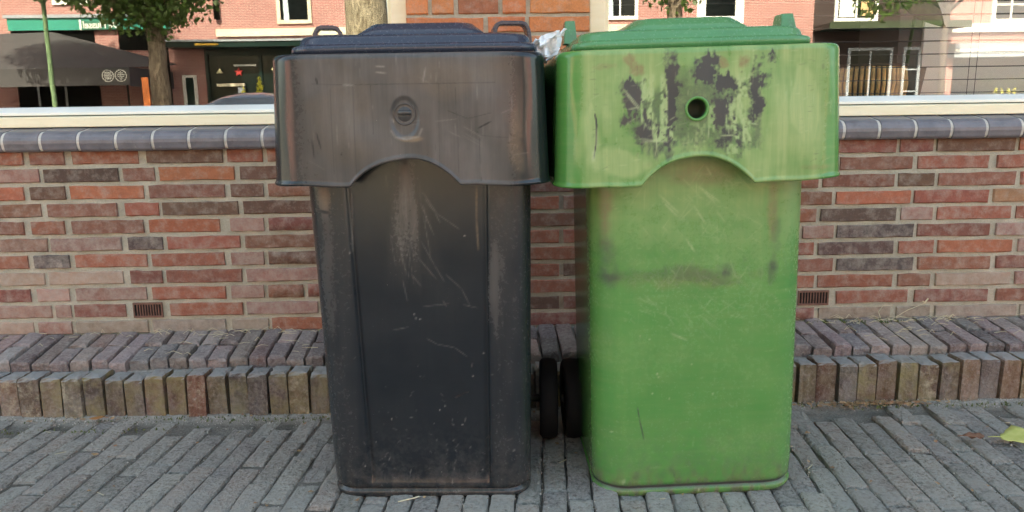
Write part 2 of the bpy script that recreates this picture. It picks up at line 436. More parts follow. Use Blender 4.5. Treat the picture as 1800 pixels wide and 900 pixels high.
for s in (-1, 1):
    for i in range(50):
        x = (-1.5 - 0.0525 * (i + 1)) if s < 0 else (xk + 0.0525 * i); b = len(jv)
        jv += [(p[0] + x, p[1] - 0.229, p[2] + 0.106) for p in tv]; jf += [tuple(q + b for q in r_) for r_ in tf]; jt += [kern[rng.randrange(6)]] * len(tv)
SL = math.atan2(0.152 - 0.127, 0.195)
spv = [paver_mesh(rng, 0.0458, 0.19, 0.05, None, r=0.0055, seg=3) for _ in range(8)]; sph = [paver_mesh(rng, 0.0458, 0.092, 0.05, None, r=0.0055, seg=3) for _ in range(8)]
spm = [mesh('paver', v, f, M_STEPP) for v, f in spv]; shm = [mesh('paver', v, f, M_STEPP) for v, f in sph]
xk = -4.2
while xk < 4.2:
    wv = rng.uniform(0.0495, 0.0535); vis = -1.45 < xk < 1.55
    pieces = [(spm, spv, 0.5, 1)] if rng.random() < 0.42 else ([(shm, sph, 0.25, 1), (shm, sph, 0.755, 1)])
    for (ms, vs, c, s_) in pieces:
        dy = rng.uniform(-.006, .006)
        y = -0.193 + 0.192 * c + dy; z = 0.127 + math.tan(SL) * (y + 0.195) + rng.uniform(-.003, .003)
        rot = (SL + rng.uniform(-.02, .02), rng.uniform(-.03, .03), rng.uniform(-.03, .03) + 0.03)
        kq = rng.uniform(0.34, 0.78); colr = tuple(v * kq for v in paver_col(rng, 0)); tq = rng.uniform(0.95, 1.25); colr = (colr[0] * tq, colr[1] * 0.95, colr[2] * rng.uniform(0.95, 1.12))
        k = rng.randrange(8)
        if vis: o = link('paver', ms[k], step, (xk, y, z), rot, (wv / 0.0508, 1, 1)); o.color = (*colr, 1)
        else:
            mtx = Matrix.Translation((xk, y, z)) @ Euler(rot).to_matrix().to_4x4(); b = len(jv)
            jv += [tuple(mtx @ Vector(p)) for p in vs[k][0]]; jf += [tuple(i + b for i in q) for q in vs[k][1]]; jt += [colr] * len(vs[k][0])
    xk += wv
tag(tinted('outer_pavers', jv, jf, jt, M_PAVERV, step), kind='stuff')

# ================================================================== THE HOUSE BEHIND THE BINS
house = empty('brick_house', (0, 0, 0.0)); tag(house, 'red brick house with cream window frames right behind the two bins', 'house')
PX0, PX1 = -0.237, 0.257           # brick pier between the two windows
WTOP, ROOF = 2.15, 5.9
wall = MB()
wall.box((-6, 0.006, 0.0), (6, 0.30, 0.70))                 # below the windows
wall.box((PX0 + 0.004, 0.006, 0.70), (PX1 - 0.004, 0.30, WTOP))
wall.box((-6, 0.006, 0.70), (-2.75, 0.30, WTOP)); wall.box((2.95, 0.006, 0.70), (6, 0.30, WTOP))
wall_o = wall.build('wall', M_MORTAR, house)
PAL = {'x': ((.72, .26, .10), .1), 'r': ((.34, .125, .08), .3), 'R': ((.26, .115, .075), .3), 'o': ((.43, .155, .08), .15), 'b': ((.16, .095, .068), .15), 'd': ((.105, .075, .062), .3),
       'c': ((.085, .074, .07), .5), 'p': ((.33, .17, .135), .7), 'w': ((.42, .26, .19), 1.0), 'm': ((.25, .095, .072), .35), 'g': ((.30, .24, .175), .8), 't': ((.37, .2, .11), .4)}
TAB = ("0,-1381,-1286,r 0,-1269,-1176,R 0,-1156,-976,r 0,-954,-748,b 0,-736,-640,r 1,-1451,-1249,p 1,-1237,-1034,d 1,-1023,-937,R 1,-924,-720,o 1,-705,-515,b 2,-1395,-1297,o 2,-1280,-1184,b 2,-1173,-971,o 2,-957,-750,R 2,-734,-644,b 3,-1460,-1256,R 3,-1238,-1048,R 3,-1027,-935,r 3,-925,-717,b 3,-704,-503,b 4,-1402,-1309,R 4,-1288,-1198,r 4,-1177,-981,R 4,-967,-772,o 4,-743,-650,p 5,-1456,-1251,p 5,-1241,-1047,p 5,-1029,-934,c 5,-921,-719,r 5,-706,-509,R 6,-1404,-1310,r 6,-1293,-1196,c 6,-1181,-982,r 6,-969,-766,r 6,-748,-657,p 7,-1476,-1270,w 7,-1259,-1053,w 7,-1033,-944,m 7,-932,-722,m 7,-709,-509,p 8,-1412,-1316,m 8,-1298,-1208,w 8,-1191,-993,p 8,-977,-771,r 8,-756,-664,p 9,-1466,-1263,p 9,-1252,-1209,p 9,-1200,-1056,m 9,-932,-727,r 9,-716,-515,p 10,-1521,-1320,w 10,-1305,-1212,p 10,-1200,-997,g 10,-985,-779,g 10,-761,-658,g 10,-649,-506,r "
       "0,944,1105,m 0,1116,1209,m 0,1219,1438,b 0,1450,1552,r 1,952,1156,R 1,1169,1371,r 1,1392,1598,r 2,906,1109,R 2,1119,1221,b 2,1232,1451,R 2,1465,1672,r 3,842,934,R 3,947,1157,o 3,1167,1378,r 3,1392,1603,t 4,798,893,r 4,906,1120,d 4,1134,1225,p 4,1236,1448,r 4,1462,1561,r 5,858,945,p 5,955,1174,c 5,1184,1392,m 5,1409,1615,p 6,796,893,r 6,905,1121,d 6,1135,1235,r 6,1247,1461,o 6,1478,1573,p 7,850,950,R 7,961,1181,c 7,1194,1402,r 7,1419,1634,m 8,801,899,r 8,909,1126,r 8,1140,1233,R 8,1249,1466,w 8,1480,1696,p 9,966,1173,r 9,1192,1405,m 9,1430,1640,r 10,917,1127,g 10,1144,1242,g 10,1256,1494,g 10,1505,1610,g")
rows = {k: [] for k in range(11)}
for it in TAB.split():
    k, a, b, c = it.split(','); rows[int(k)].append((int(a) / 1000, int(b) / 1000, c))
def brick_mesh(rng):
    """unit brick 1 x 1 in x,z centred, front at y 0, ragged arrises; scaled per brick"""
    n = 5
    def ring(ix, iz, y, jx, jz):
        top = [(-0.5 + ix + (1 - 2 * ix) * k / n, 0.5 - iz) for k in range(n + 1)]
        bot = [(0.5 - ix - (1 - 2 * ix) * k / n, -0.5 + iz) for k in range(n + 1)]
        return [(x + rng.uniform(-jx, jx), y, z + rng.uniform(-jz, jz)) for x, z in top + bot]
    a = ring(0, 0, 0.05, 0, 0); b = ring(0.0, 0.0, 0.0035, 0.006, 0.045); c = ring(0.008, 0.05, 0.0, 0.006, 0.045)
    m = len(a); v = a + b + c; f = []
    for s in range(2):
        for k in range(m): f.append((s * m + k, (s + 1) * m + k, (s + 1) * m + (k + 1) % m, s * m + (k + 1) % m))
    for k in range(n):
        f.append((2 * m + k, 2 * m + (m - 1 - k), 2 * m + (m - 2 - k), 2 * m + k + 1))
    return v, f
bv = [brick_mesh(rng) for _ in range(10)]; bm_ = [mesh('brick', v, f, M_BRICK) for v, f in bv]
jv, jf, jt = [], [], []
def lay(x0, x1, z, h, code, vis):
    base, ef = PAL[code]; kx = rng.uniform(0.85, 1.15)
    colr = tuple(c * kx * rng.uniform(0.94, 1.06) for c in base); k = rng.randrange(10)
    y = rng.uniform(-0.0015, 0.0025); rz = rng.uniform(-.006, .006)
    if vis:
        o = link('brick', bm_[k], wall_o, ((x0 + x1) / 2, y, z), (0, rng.uniform(-.006, .006), rz), (x1 - x0, 1, h)); o.color = (*colr, ef * rng.uniform(0.6, 1.2))
    else:
        b = len(jv); cx = (x0 + x1) / 2
        jv.extend((p[0] * (x1 - x0) + cx, p[1] + y, p[2] * h + z) for p in bv[k][0]); jf.extend(tuple(i + b for i in q) for q in bv[k][1]); jt.extend([colr] * len(bv[k][0]))
CODES = 'rrRRobdpmmcwrR'
VENTS = [(-1.035, -0.953), (0.856, 0.944)]
for k in range(11):
    z = 0.642 - 0.0478 * k; h = 0.0362
    row = sorted(rows[k]); L = [r_ for r_ in row if r_[0] < 0]; R_ = [r_ for r_ in row if r_[0] > 0]
    vx = [v for v in VENTS] if k == 9 else []
    for a, b, c in row: lay(a, b, z, h, c, True)
    def fill(xa, xb, vis):
        x = xa
        while xb - x > 0.03:
            wv = 0.098 if rng.random() < 0.3 else 0.205
            if xb - x < wv + 0.06: wv = xb - x
            if not any(x < v[1] + 0.01 and x + wv > v[0] - 0.01 for v in vx): lay(x, x + wv, z, h, CODES[rng.randrange(len(CODES))], vis)
            else:
                v = [v for v in vx if x < v[1] + 0.01 and x + wv > v[0] - 0.01][0]
                if v[0] - 0.012 - x > 0.03: lay(x, v[0] - 0.012, z, h, 'r', vis)
                wv = v[1] + 0.002 - x
            x += wv + 0.0125
    fill(L[-1][1] + 0.0125, -0.20, False)
    fill(-0.19, 0.62 if k % 2 else 0.60, True) if False else None
    # behind the bins: only the narrow gap between them shows
    x_mid0 = 0.06 + 0.11 * (k % 2) - 0.205
    lay(x_mid0, x_mid0 + 0.205, z, h, CODES[rng.randrange(12)], True); lay(x_mid0 + 0.2175, x_mid0 + 0.2175 + 0.2, z, h, 'Rmrbm'[rng.randrange(5)], True)
    fill(x_mid0 + 0.43, R_[0][0] - 0.0125, False)
    fill(-0.19, x_mid0 - 0.0125, False)
    fill(R_[-1][1] + 0.0125, 4.5, False); fill(-4.5, L[0][0] - 0.0125, False)
# pier courses above the sill, bonded to the pier width
prow = {1: [(-.235, -.085, 'o'), (-.073, .075, 'r'), (.088, .253, 'o')]}
for i in range(0, 30):
    z = 0.642 + 0.0478 * (i + 1)
    if z > WTOP - 0.03: break
    vis = z < 1.12
    if abs(z - 1.0244) < 0.03 and z > 1.0: brs = [(-.233, -.176), (-.167, -.125), (-.112, -.008), (.004, .064), (.075, .252)] if False else [(-.234, -.176), (-.166, -.108), (-.096, .010), (.021, .083), (.095, .253)]
    elif i % 2 == 0: brs = [(-.234, -.03), (-.018, .08), (.092, .253)]
    else: brs = [(-.234, -.136), (-.124, .08), (.092, .19), (.202, .253)]
    for a, b in brs: lay(a, b, z, 0.0385, 'xxxxxto'[rng.randrange(7)] if i > 2 else CODES[rng.randrange(12)], vis)
tag(tinted('outer_bricks', jv, jf, jt, M_BRICKV, wall_o), kind='stuff')
# air vents: terracotta grille with upright bars
M_TERRA = plain('terracotta vent', (0.17, 0.085, 0.06), 0.9, var=0.3, scale=60); M_VOID = plain('vent dark', (0.008, 0.007, 0.006), 0.95)
for a, b in VENTS:
    z = 0.642 - 0.0478 * 9; f = MB()
    f.box((a, 0.0, z + 0.0165), (b, 0.03, z + 0.0215)); f.box((a, 0.0, z - 0.0215), (b, 0.03, z - 0.0165)); f.box((a, 0.0005, z - 0.0164), (a + 0.004, 0.03, z + 0.0164)); f.box((b - 0.004, 0.0005, z - 0.0164), (b, 0.03, z + 0.0164))
    vo = f.build('vent_grille', M_TERRA, house)
    MB().box((a + 0.004, 0.0045, z - 0.0164), (b - 0.004, 0.0058, z + 0.0164)).build('back_plate', M_VOID, vo)
    for i in range(9):
        x = a + 0.0115 + i * (b - a - 0.0225) / 8; MB().box((x - 0.0016, 0.001, z - 0.0164), (x + 0.0016, 0.0044, z + 0.0164)).build('bar', M_TERRA, vo)

# sill of rounded glazed tiles in white mortar
def sill_prof(d=0.0):
    pts = [(0.06, 0.7245 - d)]
    for k in range(8):
        t = k / 7 * math.pi * 0.62
        pts.append((0.004 - (0.034 - d) * math.sin(t) + 0.0 , 0.685 - d * 0 + (0.030 - d) * math.cos(t)))
    pts += [(-0.026 + d, 0.666 + d), (-0.020 + d, 0.660 + d), (0.06, 0.660 + d)]
    return pts
M_JW = plain('white joint mortar', (0.55, 0.52, 0.46), 0.9, var=0.2, scale=60)
for (xa, xb) in ((-2.75, PX0), (PX1, 2.95)):
    s_ = MB().prism_x(list(reversed(sill_prof(0.0022))), xa, xb).build('window_sill', M_JW, house)
    x = xb if xa < 0 else xa
    while (x > xa + 0.02) if xa < 0 else (x < xb - 0.02):
        wv = rng.uniform(0.0965, 0.101); x0, x1 = (x - wv, x) if xa < 0 else (x, x + wv)
        tmb = MB().prism_x(list(reversed(sill_prof(0))), x0 + 0.0038, x1 - 0.0038)
        t_ = tmb.build('sill_tile', M_TILE, s_, bevel=0.002); t_.rotation_euler = (0, 0, rng.uniform(-.0006, .0006)); t_.location = (0, 0, rng.uniform(-.0008, .0008))
        x += -wv if xa < 0 else wv
# window frames, panes
for (xa, xb) in ((-2.75, PX0), (PX1, 2.95)):
    fr = MB()
    fr.prism_x([(0.10, 0.7235), (0.10, 0.7545), (0.036, 0.7515), (0.036, 0.7235)], xa, xb)      # bottom rail
    fr.box((xa, 0.0365, WTOP - 0.05), (xb, 0.10, WTOP))
    fr.box((xa, 0.0375, 0.7546), (xa + 0.042, 0.099, WTOP - 0.05)); fr.box((xb - 0.042, 0.0375, 0.7546), (xb, 0.099, WTOP - 0.05))
    f_ = fr.build('window_frame', M_CREAM, house, bevel=0.002)
    MB().prism_x([(0.0995, 0.7555), (0.0995, 0.779), (0.082, 0.777), (0.060, 0.764), (0.060, 0.7555)], xa + 0.043, xb - 0.043).build('glazing_bead', M_SKYBEAD, f_, bevel=0.0015)
    for s in (-1, 1):
        e = xa + 0.0425 if s < 0 else xb - 0.0425
        MB().box((min(e, e - s * 0.012), 0.062, 0.7795), (max(e, e - s * 0.012), 0.0985, WTOP - 0.052)).build('glazing_bead', M_CREAM, f_, bevel=0.0015)
    MB().box((xa + 0.03, 0.088, 0.765), (xb - 0.03, 0.094, WTOP - 0.03)).build('pane', M_GLASS, f_)
# upper storey and roof, outside the picture but casting the shade the bins stand in
up = MB(); up.box((-6, 0.0, WTOP), (6, 0.3, ROOF)); up.box((-6, 6.7, 0), (6, 7.0, ROOF)); up.box((-6, 0.3, 0), (-5.7, 6.7, ROOF)); up.box((5.7, 0.3, 0), (6, 6.7, ROOF))
g = G('upper brick'); bt = g.n('ShaderNodeTexBrick'); g.L(g.mapping(g.pos(), (1, 1, 1)), bt.inputs['Vector'])
def far_brick(name, c1, c2, mo, scale=1.0, axis='xz'):
    g = G(name); P = g.pos(); sx = g.n('ShaderNodeSeparateXYZ'); g.L(P, sx.inputs[0]); cx = g.n('ShaderNodeCombineXYZ'); g.L(sx.outputs['X'], cx.inputs[0]); g.L(sx.outputs['Z'], cx.inputs[1])
    bt = g.n('ShaderNodeTexBrick'); g.L(cx.outputs[0], bt.inputs['Vector']); bt.inputs['Scale'].default_value = scale
    bt.inputs['Brick Width'].default_value = 0.22; bt.inputs['Row Height'].default_value = 0.0625; bt.inputs['Mortar Size'].default_value = 0.011
    bt.inputs['Color1'].default_value = (*c1, 1); bt.inputs['Color2'].default_value = (*c2, 1); bt.inputs['Mortar'].default_value = (*mo, 1)
    n = g.noise(P, 0.8, 5); c = g.mix(g.ramp(n, 0.3, 0.7, 0, 0.4), bt.outputs['Color'], tuple(v * 0.7 for v in c1))
    g.set(col=c, rough=0.92, spec=0.2); g.bump(bt.outputs['Fac'], -0.4, 0.01)
    return g.m
up.build('upper_wall', far_brick('upper brickwork', (.3, .11, .07), (.2, .08, .06), (.3, .27, .22)), house)
MB().add([(-6.2, -0.35, ROOF), (6.2, -0.35, ROOF), (6.2, 7.3, ROOF), (-6.2, 7.3, ROOF), (-6.2, 3.5, ROOF + 1.2), (6.2, 3.5, ROOF + 1.2)], [(0, 1, 5, 4), (2, 3, 4, 5), (0, 4, 3), (1, 2, 5), (0, 3, 2, 1)]).build('roof', plain('roof tile', (0.12, 0.06, 0.045), 0.8), house)
# the rooms behind the panes
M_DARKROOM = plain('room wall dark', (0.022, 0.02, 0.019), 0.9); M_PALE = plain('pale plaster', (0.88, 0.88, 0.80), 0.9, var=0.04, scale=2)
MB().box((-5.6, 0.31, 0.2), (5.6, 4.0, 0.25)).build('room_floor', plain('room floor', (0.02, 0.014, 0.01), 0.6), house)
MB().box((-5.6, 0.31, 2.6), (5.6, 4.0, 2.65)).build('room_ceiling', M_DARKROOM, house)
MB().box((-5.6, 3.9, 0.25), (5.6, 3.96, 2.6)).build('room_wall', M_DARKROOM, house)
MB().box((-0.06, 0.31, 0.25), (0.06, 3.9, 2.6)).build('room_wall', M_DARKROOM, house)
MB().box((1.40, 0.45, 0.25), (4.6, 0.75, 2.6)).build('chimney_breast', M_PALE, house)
MB().box((1.322, 0.46, 0.25), (1.398, 0.74, 2.6)).build('room_wall', plain('shaded plaster', (0.11, 0.105, 0.095), 0.9, var=0.05), house)  # dark strip painted for the shaded side of the chimney breast
for (xa, xb) in ((-2.7, -0.25), (0.27, 2.9)):
    MB().box((xa, 0.101, 0.73), (xb, 0.44, 0.7645)).build('inner_sill', plain('inner sill', (0.05, 0.047, 0.045), 0.5), house)

# ================================================================== THE TWO BINS
def perimeter(hw, yf, yb, r, step, back=True):
    """rounded rectangle seen from above starting at the rear left; returns list of (x, y, nx, ny)"""
    P = []
    ns = max(3, int((yb - yf - r) / 0.03)); na = 14; nf = max(4, int((2 * hw - 2 * r) / step))
    for k in range(ns): P.append((-hw, yb - (yb - yf - r) * k / ns, -1, 0))
    for k in range(na): t = math.pi / 2 * k / na; P.append((-hw + r - r * math.cos(t), yf + r - r * math.sin(t), -math.cos(t), -math.sin(t)))
    for k in range(nf): P.append((-hw + r + (2 * hw - 2 * r) * k / nf, yf, 0, -1))
    for k in range(na): t = math.pi / 2 * k / na; P.append((hw - r + r * math.sin(t), yf + r - r * math.cos(t), math.sin(t), -math.cos(t)))
    for k in range(ns + 1): P.append((hw, yf + r + (yb - yf - r) * k / ns, 1, 0))
    return np.array(P)

def grid_mesh(name, V, mat, close=False, smooth=True):
    """V: rows x cols x 3"""
    R, C = V.shape[:2]; idx = np.arange(R * C).reshape(R, C); f = []
    a = idx[:-1, :-1].ravel(); b = idx[:-1, 1:].ravel(); c = idx[1:, 1:].ravel(); d = idx[1:, :-1].ravel()
    F = np.stack([a, b, c, d], 1)
    if close: F = np.vstack([F, np.stack([idx[:-1, -1], idx[:-1, 0], idx[1:, 0], idx[1:, -1]], 1)])
    me = bpy.data.meshes.new(name); v = V.reshape(-1, 3)
    me.vertices.add(len(v)); me.vertices.foreach_set('co', v.astype(np.float32).ravel())
    me.loops.add(F.size); me.loops.foreach_set('vertex_index', F.ravel().astype(np.int32))
    me.polygons.add(len(F)); me.polygons.foreach_set('loop_start', np.arange(0, F.size, 4, dtype=np.int32))
    me.polygons.foreach_set('use_smooth', np.ones(len(F), bool))
    me.materials.append(mat); me.update(calc_edges=True); me.validate()
    return me

def bin_mat(name, base, pale, grime, brown, rough, streak, pale_noise, spots):
    """weathered moulded plastic: wear chart channels = pale bleaching, dark grime, pale scratches, brown stain"""
    g = G(name); P = g.co('Object'); wcol = g.sep(g.attr('wear')); wa = g.attr('wear', 'Alpha')
    st = g.noise(g.mapping(P, (60, 60, 2.2)), 1.0, 6, 0.7); st2 = g.noise(g.mapping(P, (260, 260, 9)), 1.0, 4, 0.7)
    n1 = g.noise(P, 14, 6, 0.6); n2 = g.noise(P, 150, 5, 0.7); n3 = g.noise(g.mapping(P, (8, 8, 90)), 1.0, 4, 0.6)
    c = g.mix(g.ramp(n1, 0.3, 0.72), base, tuple(v * 0.86 for v in base))
    pf = g.math('MULTIPLY', wcol[0], g.math('ADD', 0.55, g.math('MULTIPLY', streak, g.math('SUBTRACT', g.math('ADD', st, g.math('MULTIPLY', st2, 0.5)), 0.62))))
    c = g.mix(g.ramp(pf, 0, 1), c, pale)
    c = g.mix(g.ramp(g.math('MULTIPLY', g.math('SUBTRACT', n3, 0.45), pale_noise), 0, 1), c, pale)
    c = g.mix(g.math('MULTIPLY', wa, g.ramp(n2, 0.3, 0.6, 0.5, 1)), c, brown)
    gf = g.ramp(g.math('MULTIPLY', wcol[1], g.math('ADD', 0.45, n2)), 0.10, 0.60)
    c = g.mix(gf, c, grime)
    c = g.mix(g.math('MULTIPLY', wcol[2], g.ramp(n2, 0.25, 0.6, 0.35, 1)), c, spots)
    sp = g.ramp(g.voro(P, 85), 0.055, 0.03); keep = g.ramp(g.noise(P, 60, 2), 0.62, 0.66)
    c = g.mix(g.math('MULTIPLY', g.math('MULTIPLY', sp, keep), 0.8), c, (0.55, 0.55, 0.48))
    # dust thrown up on the lowest hand's breadth
    zz = g.n('ShaderNodeSeparateXYZ'); g.L(P, zz.inputs[0])
    dust = g.math('MULTIPLY', g.ramp(zz.outputs['Z'], 0.17, 0.0), g.ramp(g.noise(P, 55, 6, 0.7), 0.42, 0.66, 0, 0.4))
    c = g.mix(dust, c, (0.12, 0.112, 0.1))
    r_ = g.math('ADD', g.ramp(n2, 0.3, 0.7, rough - 0.05, rough + 0.09), g.math('MULTIPLY', wcol[0], 0.3))
    g.set(col=c, rough=g.math('ADD', r_, g.math('MULTIPLY', gf, 0.15)), spec=0.45)
    g.bump(g.math('ADD', g.math('MULTIPLY', n2, 0.25), g.math('ADD', g.math('MULTIPLY', st2, 0.25), g.math('MULTIPLY', n1, 2.0))), 0.05, 0.0012)
    return g.m
M_BLUE = bin_mat('weathered anthracite plastic', (0.0105, 0.0145, 0.0185), (0.140, 0.128, 0.116), (0.012, 0.012, 0.013), (0.20, 0.145, 0.09), 0.17, 0.7, 0.03, (0.30, 0.28, 0.25))
M_GREEN = bin_mat('weathered green plastic', (0.073, 0.245, 0.056), (0.36, 0.43, 0.185), (0.046, 0.048, 0.045), (0.21, 0.155, 0.075), 0.18, 1.0, 0.35, (0.42, 0.50, 0.27))
M_BLUEL = bin_mat('sky-tinted dark lid plastic', (0.026, 0.036, 0.060), (0.140, 0.128, 0.116), (0.012, 0.012, 0.013), (0.20, 0.145, 0.09), 0.2, 0.7, 0.03, (0.30, 0.28, 0.25)); M_GREENL = bin_mat('sky-tinted green lid plastic', (0.06, 0.235, 0.095), (0.37, 0.44, 0.20), (0.062, 0.063, 0.060), (0.21, 0.155, 0.075), 0.2, 1.0, 0.2, (0.42, 0.50, 0.27))  # lids tinted bluer to carry the sky reflection in their colour
M_RUBBER = plain('black rubber', (0.006, 0.006, 0.0065), 0.8, spec=0.25); M_BLACKP = plain('black plastic', (0.015, 0.015, 0.017), 0.45); M_STEEL = plain('steel axle', (0.25, 0.25, 0.25), 0.45, 0.9)
M_HOLE = plain('lock well', (0.035, 0.05, 0.03), 0.7)

def make_bin(root, mat, lmat, B, ccoll, cbody):
    zt, zb = B['zt'], B['zb']
    # ---- body
    zs = np.concatenate([[0.0, 0.003, 0.008, 0.014, 0.0185, 0.0205, 0.0225, 0.025, 0.029, 0.036, 0.045], np.linspace(0.056, B['zb'] + 0.06, 250), np.linspace(B['zb'] + 0.07, zt - 0.012, 14)])
    ins = np.interp(zs, [0, 0.003, 0.008, 0.014, 0.0185, 0.0205, 0.0225, 0.029, 0.06], [0.012, 0.005, 0.0015, 0.0, 0.001, 0.0045, 0.0045, 0.0012, 0.0])
    rowsV = []
    for z, i_ in zip(zs, ins):
        t = z / zt
        hw = B['hw0'] + (B['hw1'] - B['hw0']) * t - i_; yf = B['yf0'] + (B['yf1'] - B['yf0']) * t + i_; yb = B['yb0'] + (B['yb1'] - B['yb0']) * t - i_
        P = perimeter_like(None, hw, yf, yb, B['r'])
        bx = B['bx0'] + (B['bx'] - B['bx0']) * min(1, t / 0.72); P[:, 0] += bx
        V = np.stack([P[:, 0], P[:, 1], np.full(len(P), z)], 1)
        if B['groove']:
            ax = np.abs(P[:, 0] - bx); fr = (P[:, 3] < -0.9)
            gx = B['gx'] + 0.018 * (t - 0.4)
            rec = np.clip((gx - ax) / 0.006, 0, 1); rec = rec * rec * (3 - 2 * rec)
            gro = np.exp(-((ax - gx) / 0.0036) ** 2)
            e = np.clip((z - 0.03) / 0.02, 0, 1)
            V[:, 1] += fr * e * (0.006 * rec + 0.009 * gro)
        rowsV.append(V)
    V = np.stack(rowsV)
    me = grid_mesh('body', V, mat, close=True); paint(me, cbody, 0.16)
    body = link('body', me, root)
    MB().add([tuple(v) for v in V[0]], [tuple(range(V.shape[1] - 1, -1, -1))]).build('base', mat, body); clean(body.children[-1])
    # ---- collar
    hw, r = B['chw'], 0.052; P = perimeter(hw, 0.0, 0.42, r, 0.0022)
    x = P[:, 0]; ax = np.abs(x - B['ax']); front = P[:, 3] < -0.9
    zlow = np.full(len(P), zb)
    R_ = (B['aw'] ** 2 + B['ah'] ** 2) / (2 * B['ah'])
    arch = zb + np.sqrt(np.maximum(R_ ** 2 - ax ** 2, 0)) - (R_ - B['ah'])
    zlow = np.where(front & (ax < B['aw']), np.maximum(zb, arch), zlow)
    zlow = zlow + 0.0015 * np.sin(x * 23 + B['seed']) + 0.0008 * np.sin(x * 61)
    prof = []   # (inset, fraction, dz) rows
    rows_ = [(0.0045, 0, None, -0.02), (0.0045, 1, None, 0.0015), (0.0035, 1, None, 0.0), (-0.0002, 1, None, 0.0), (-0.0022, 1, None, 0.0018), (-0.0022, 1, None, 0.0045), (-0.0005, 1, None, 0.0075)]
    out = []
    for ins_, isb, _, dz in rows_:
        z = (zlow if isb else np.full(len(P), zt)) + dz; out.append((ins_, z))
    NR = 104
    for k in range(NR + 1):
        f_ = k / NR; z = (zlow + 0.010) * (1 - f_) + (zt - 0.010) * f_; out.append((0.0, z))
    for a in (0.3, 0.6, 0.9, 1.2, 1.5): out.append((0.009 * (1 - math.cos(a)), np.full(len(P), zt - 0.010 + 0.010 * math.sin(a))))
    out += [(0.020, np.full(len(P), zt)), (0.030, np.full(len(P), zt - 0.001)), (0.032, np.full(len(P), zt - 0.02))]
    VV = []
    for ins_, z in out:
        fl = B['flare'] * (zt - z) / (zt - zb)
        d = fl - ins_
        X = P[:, 0] + P[:, 2] * d; Y = P[:, 1] + P[:, 3] * (d * 0.6 + ins_ * -0.4)
        # slight buckling of the moulded face
        Y = Y + np.where(front, 0.0016 * np.sin(X * 19 + B['seed']) * np.sin(z * 27 + 1.3) + 0.0008 * np.sin(X * 47 + z * 31), 0)
        if B['lock'] == 'plug':
            dd = np.hypot((X - B['lx']) / 0.024, (z - B['lz'] + 0.006) / 0.034); q = np.clip((1.15 - dd) / 0.3, 0, 1); q = q * q * (3 - 2 * q)
            Y = Y + np.where(front & (ins_ <= 0.0), 0.0042 * q, 0)
        if B['dent']:
            for (dx, dz_, rx, rz, dep) in B['dent']:
                dd = np.hypot((X - dx) / rx, (z - dz_) / rz); q = np.clip(1 - dd, 0, 1); Y = Y + np.where(front, dep * q * q * (3 - 2 * q), 0)
        VV.append(np.stack([X, Y, z], 1))
    V = np.stack(VV); me = grid_mesh('collar', V, mat)
    if B['lock'] == 'hole':
        bm = bmesh.new(); bm.from_mesh(me)
        kill = [f for f in bm.faces if (lambda c: c.y < 0.02 and math.hypot(c.x - B['lx'], c.z - B['lz']) < 0.0185)(f.calc_center_median())]
        bmesh.ops.delete(bm, geom=kill, context='FACES'); bm.to_mesh(me); bm.free()
    paint(me, ccoll, 0.05)
    collar = link('collar', me, root)
    lx, lz = B['lx'], B['lz']
    if B['lock'] == 'hole':
        clean(MB().lathe([(0.0165, 0.004), (0.0168, -0.003), (0.0185, -0.0045), (0.0212, -0.0042), (0.0222, -0.001), (0.0222, 0.003)], 'y', 32, (lx, 0, lz)).build('lock_ring', mat, collar, True))
        MB().lathe([(0.0, 0.034), (0.011, 0.034), (0.0175, 0.028), (0.0175, 0.002)], 'y', 28, (lx, 0, lz)).build('lock_well', M_HOLE, collar, True)
    else:
        clean(MB().lathe([(0.0, 0.0005), (0.0125, 0.0005), (0.0145, 0.003), (0.0165, 0.003), (0.0175, -0.001), (0.0192, -0.0005), (0.0200, 0.0055)], 'y', 32, (lx, 0, lz)).build('lock_plug', mat, collar, True), (0.5, 0, 0, 0))
        clean(MB().tube([(lx - 0.0115, 0.001, lz + 0.003), (lx + 0.0115, 0.001, lz + 0.003)], 0.0045, 10).build('lock_bar', mat, collar, True), (0.5, 0, 0, 0))
    # ---- lid
    lhw, lx0 = B['lhw'], B['lx0']; z0 = zt + 0.0035
    lr = []
    lidp = [(0.006, -0.012), (0.0, 0.0), (-0.0015, 0.002), (-0.001, 0.0095), (0.003, 0.0125), (0.0085, 0.0135), (0.0105, 0.016), (0.0125, 0.024), (0.0165, 0.0285), (0.024, 0.031), (0.06, 0.033), (0.11, 0.034)]
    for ins_, dz in lidp:
        Pq = perimeter_like(None, lhw - ins_, 0.028 + ins_, 0.47 - ins_ * 0.3, 0.045, coarse=True)
        x_ = Pq[:, 0]
        lr.append(np.stack([x_ + lx0, Pq[:, 1], z0 + dz + 0.0 * x_ + B['sag'] * (1 - (x_ / lhw) ** 2)], 1))
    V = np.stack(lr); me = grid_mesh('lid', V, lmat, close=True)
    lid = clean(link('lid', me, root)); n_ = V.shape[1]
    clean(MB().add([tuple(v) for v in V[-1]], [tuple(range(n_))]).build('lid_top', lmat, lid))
    pr_ = []
    zl = z0 + 0.0305
    for ins_, dz in [(0.0, -0.004), (0.001, 0.002), (0.012, 0.0105), (0.021, 0.0175), (0.025, 0.0205), (0.031, 0.0215), (0.05, 0.0218)]:
        Pq = perimeter_like(None, B['phw'] - ins_, 0.050 + ins_ * 0.9, 0.44 - ins_, 0.03, coarse=True)
        pr_.append(np.stack([Pq[:, 0] + B['px'], Pq[:, 1], np.full(len(Pq), zl + dz + B['sag'])], 1))
    V = np.stack(pr_); me = grid_mesh('raised_panel', V, lmat, close=True); pn = clean(link('raised_panel', me, lid))
